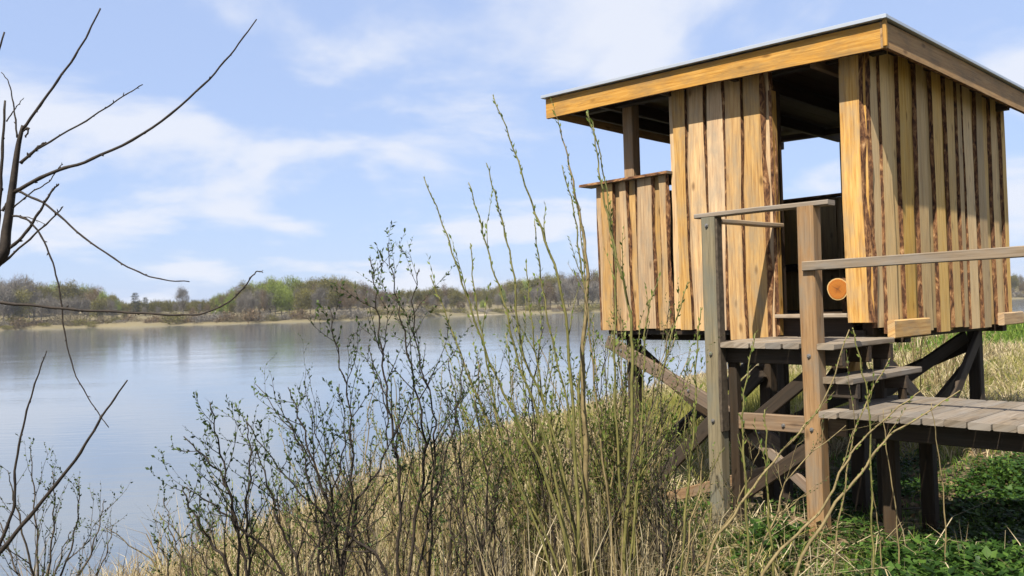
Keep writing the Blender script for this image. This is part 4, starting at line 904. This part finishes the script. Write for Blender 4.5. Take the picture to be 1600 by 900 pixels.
# dead stalks among the willows, and fallen ones on the ground
X_,Y_,q=scatter(9000,(-2.5,2.4),(4.6,7.0),38,.8,1e9); f=X_/Y_; k=((f>-.05)&(f<.17))&(r.random(len(X_))<.5)|((f>-.35)&(f<=-.05)&(r.random(len(X_))<.12)); X_,Y_=X_[k],Y_[k]
tag(blades('dead_stalks',X_,Y_,r.uniform(.25,1.0,len(X_))**1.3,.007*r.uniform(.6,1.3,len(X_)),STRAW,.24,curl=.1,seed=10),'tall thin dead stalks standing among the willow stems','stalks',kind='stuff')
X_,Y_,q=scatter(9000,(-1.5,4.2),(4.0,6.6),45,.8,1e9); f=X_/Y_; hx,hy=hutxy(X_,Y_); k=(f>-.1)&(f<.6)&(hx<-.7)&(r.random(len(X_))<np.where(f<.36,.55,.12)); X_,Y_=X_[k],Y_[k]
tag(blades('fallen_stalks',X_,Y_,r.uniform(.10,.38,len(X_)),.006*r.uniform(.6,1.4,len(X_)),STRAW,1.7,curl=.2,seed=17,z0=.01),'bleached dead stems lying tangled in front of the posts','stalks',kind='stuff')
# nettles in the right foreground
def leaf_cover(name, X_, Y_, nl, hmax, size, mat, seed, flat=False):
    r=np.random.default_rng(seed); n=len(X_); zg=G(X_,Y_)
    PX=np.repeat(X_,nl)+r.normal(0,.05,n*nl); PY=np.repeat(Y_,nl)+r.normal(0,.05,n*nl); PZ=np.repeat(zg,nl)+(r.uniform(.01,1,n*nl)*np.repeat(r.uniform(.4,1,n)*hmax,nl))
    az=r.uniform(0,2*np.pi,n*nl); el=r.normal(.1,.35,n*nl) if not flat else r.normal(0,.25,n*nl); L=size*r.uniform(.6,1.3,n*nl); 
    d=np.stack([np.cos(az)*np.cos(el),np.sin(az)*np.cos(el),np.sin(el)],-1); s=np.stack([-np.sin(az),np.cos(az),r.normal(0,.25,n*nl)],-1); p=np.stack([PX,PY,PZ],-1)
    L=(L*np.repeat(r.uniform(.5,1.5,n),nl))[:,None]; up=np.array([0,0,1.0])
    v=np.stack([p,p+d*L*.4+s*L*.30+up*L*.08,p+d*L,p+d*L*.4-s*L*.30+up*L*.08],1).reshape(-1,3); k=np.arange(n*nl)*4
    return link(name,np_mesh(name,v,tris=np.concatenate([np.stack([k,k+1,k+2],-1),np.stack([k,k+2,k+3],-1)]),mat=mat))
X_,Y_,q=scatter(30000,(1.0,6.5),(3.4,7.2),39,3,1e9,patch=1.6,thr=-.45); hx,hy=hutxy(X_,Y_); k=(X_>.27*Y_)&(hx<-1.15); X_,Y_=X_[k],Y_[k]
tag(leaf_cover('nettles',X_,Y_,12,.20,.05,NETTLE,11),'dark green nettles covering the ground in the right foreground','nettles',kind='stuff')
X_,Y_,q=scatter(16000,(2.2,8),(4.6,10.5),47,3,1e9,patch=1.9,thr=-.1); hx,hy=hutxy(X_,Y_); k=(hx>-1.15)&(hx<2.5)&(hy<1.2); X_,Y_=X_[k],Y_[k]
tag(leaf_cover('low_herbs',X_,Y_,9,.12,.045,NETTLE,19),'low green herbs growing under and behind the boardwalk','herbs',kind='stuff')
X_,Y_,q=scatter(9000,(-3,2.5),(3.6,8),40,1.2,1e9,patch=1.7,thr=.2)
tag(leaf_cover('ground_herbs',X_,Y_,8,.14,.04,NETTLE,12),'low green herbs between the dry stalks below the willows','herbs',kind='stuff')
X_,Y_,q=scatter(16000,(-4,7),(3.4,10),41,.8,1e9)
tag(leaf_cover('leaf_litter',X_,Y_,1,.03,.06,DEADLEAF,13,True),'scattered brown dead leaves and bark on the ground','leaf litter',kind='stuff')
# fallen sticks
random.seed(77)
STK=[((1010,870),(1130,840)),((1060,890),(1200,850)),((1190,890),(1330,870)),((1330,880),(1450,860)),((1400,800),(1560,770)),((1440,750),(1520,760)),((1040,850),(1100,800)),((1480,880),(1560,830)),((1150,830),(1260,850)),((940,880),(1040,850))]
STL=['fallen stick just left of the left rail post foot','longest fallen stick between the two rail posts, at the bottom edge','fallen stick at the bottom edge below the stout rail post','fallen stick in the nettles right of the stout rail post',
 'long fallen stick on the shaded ground under the boardwalk','short fallen stick in the shade below the boardwalk footing','short stick leaning beside the left rail post','fallen stick among nettles in the lower right corner','fallen stick lying between the feet of the two rail posts','fallen stick below the thick willow stems']
for (a,b_) in STK:
    pts=[]
    for (x,y) in (a,((a[0]+b_[0])/2,(a[1]+b_[1])/2+random.uniform(-6,6)),b_):
        rr_=ray(x,y); t_=4.0
        for _ in range(40):
            p_=CAM+rr_*t_; 
            if p_.z<g1(p_.x,p_.y)+.05: break
            t_+=.1
        pts.append(Vector((p_.x,p_.y,g1(p_.x,p_.y)+.03+random.uniform(0,.05))))
    mb=MB(); pth=catmull(pts,8); c0=pth[0].copy(); mb.tube([p-c0 for p in pth],[.010-.0007*k for k in range(9)],6); o=mb.build('fallen_stick',random.choice([WILLOWTAN,GREYTWIG]),smooth=True,loc=c0)
    tag(o,STL.pop(0),'stick','fallen sticks on the foreground ground')
# lumps of bare earth round the posts
def lump(name,x,y,sx,sy,sz,label,cat,mat,seed):
    r=random.Random(seed); bm=MB(); X_,Y_=hw(x,y); nA,nB=12,6; rs=[]
    for j in range(nB+1):
        f=math.pi*j/nB*.98+.02; rs.append([(sx*math.sin(f)*math.cos(2*math.pi*i/nA)*(1+r.uniform(-.15,.15)),sy*math.sin(f)*math.sin(2*math.pi*i/nA)*(1+r.uniform(-.15,.15)),-sz*math.cos(f)*(1+r.uniform(-.1,.1))) for i in range(nA)])
    bm.rings(rs,[0]*nA); o=bm.build(name,mat,smooth=False,loc=(X_,Y_,g1(X_,Y_)+sz*.3)); o.rotation_euler=(0,0,r.uniform(0,6)); tag(o,label,cat); return o
lump('earth_clod',-1.02,.18,.17,.13,.12,'tan lump of bare earth left of the stout rail post foot','earth',CLAY,1)
lump('earth_clod',-1.12,-.22,.11,.09,.07,'small brown clod right of the stout rail post foot','earth',CLAY,2)
lump('field_stone',.25,-1.55,.20,.15,.13,'pale stone beside the boardwalk footing','stone',STONE,3)
lump('field_stone',-.25,-1.05,.10,.08,.06,'small pale stone in front of the boardwalk footing','stone',STONE,4)

# ------------------------------------------------------------------ spring haze over the lake
mb=MB(); x0,x1,y0,y1,z0,z1=-1450,1450,-180,1250,-6,27
mb.rings([[(x0,y0,z0),(x1,y0,z0),(x1,y1,z0),(x0,y1,z0)],[(x0,y0,z1),(x1,y0,z1),(x1,y1,z1),(x0,y1,z1)]],[0]*4)
m=bpy.data.materials.new('thin_haze'); m.use_nodes=True; t=m.node_tree; t.nodes.clear()
o_=N(t,'ShaderNodeOutputMaterial'); pv=N(t,'ShaderNodeVolumePrincipled'); pv.inputs['Color'].default_value=(.86,.91,1,1); pv.inputs['Density'].default_value=.00014; pv.inputs['Anisotropy'].default_value=.2
t.links.new(pv.outputs[0],o_.inputs['Volume'])
o=mb.build('haze',m); tag(o,'thin pale spring haze over the lake','haze',kind='stuff')
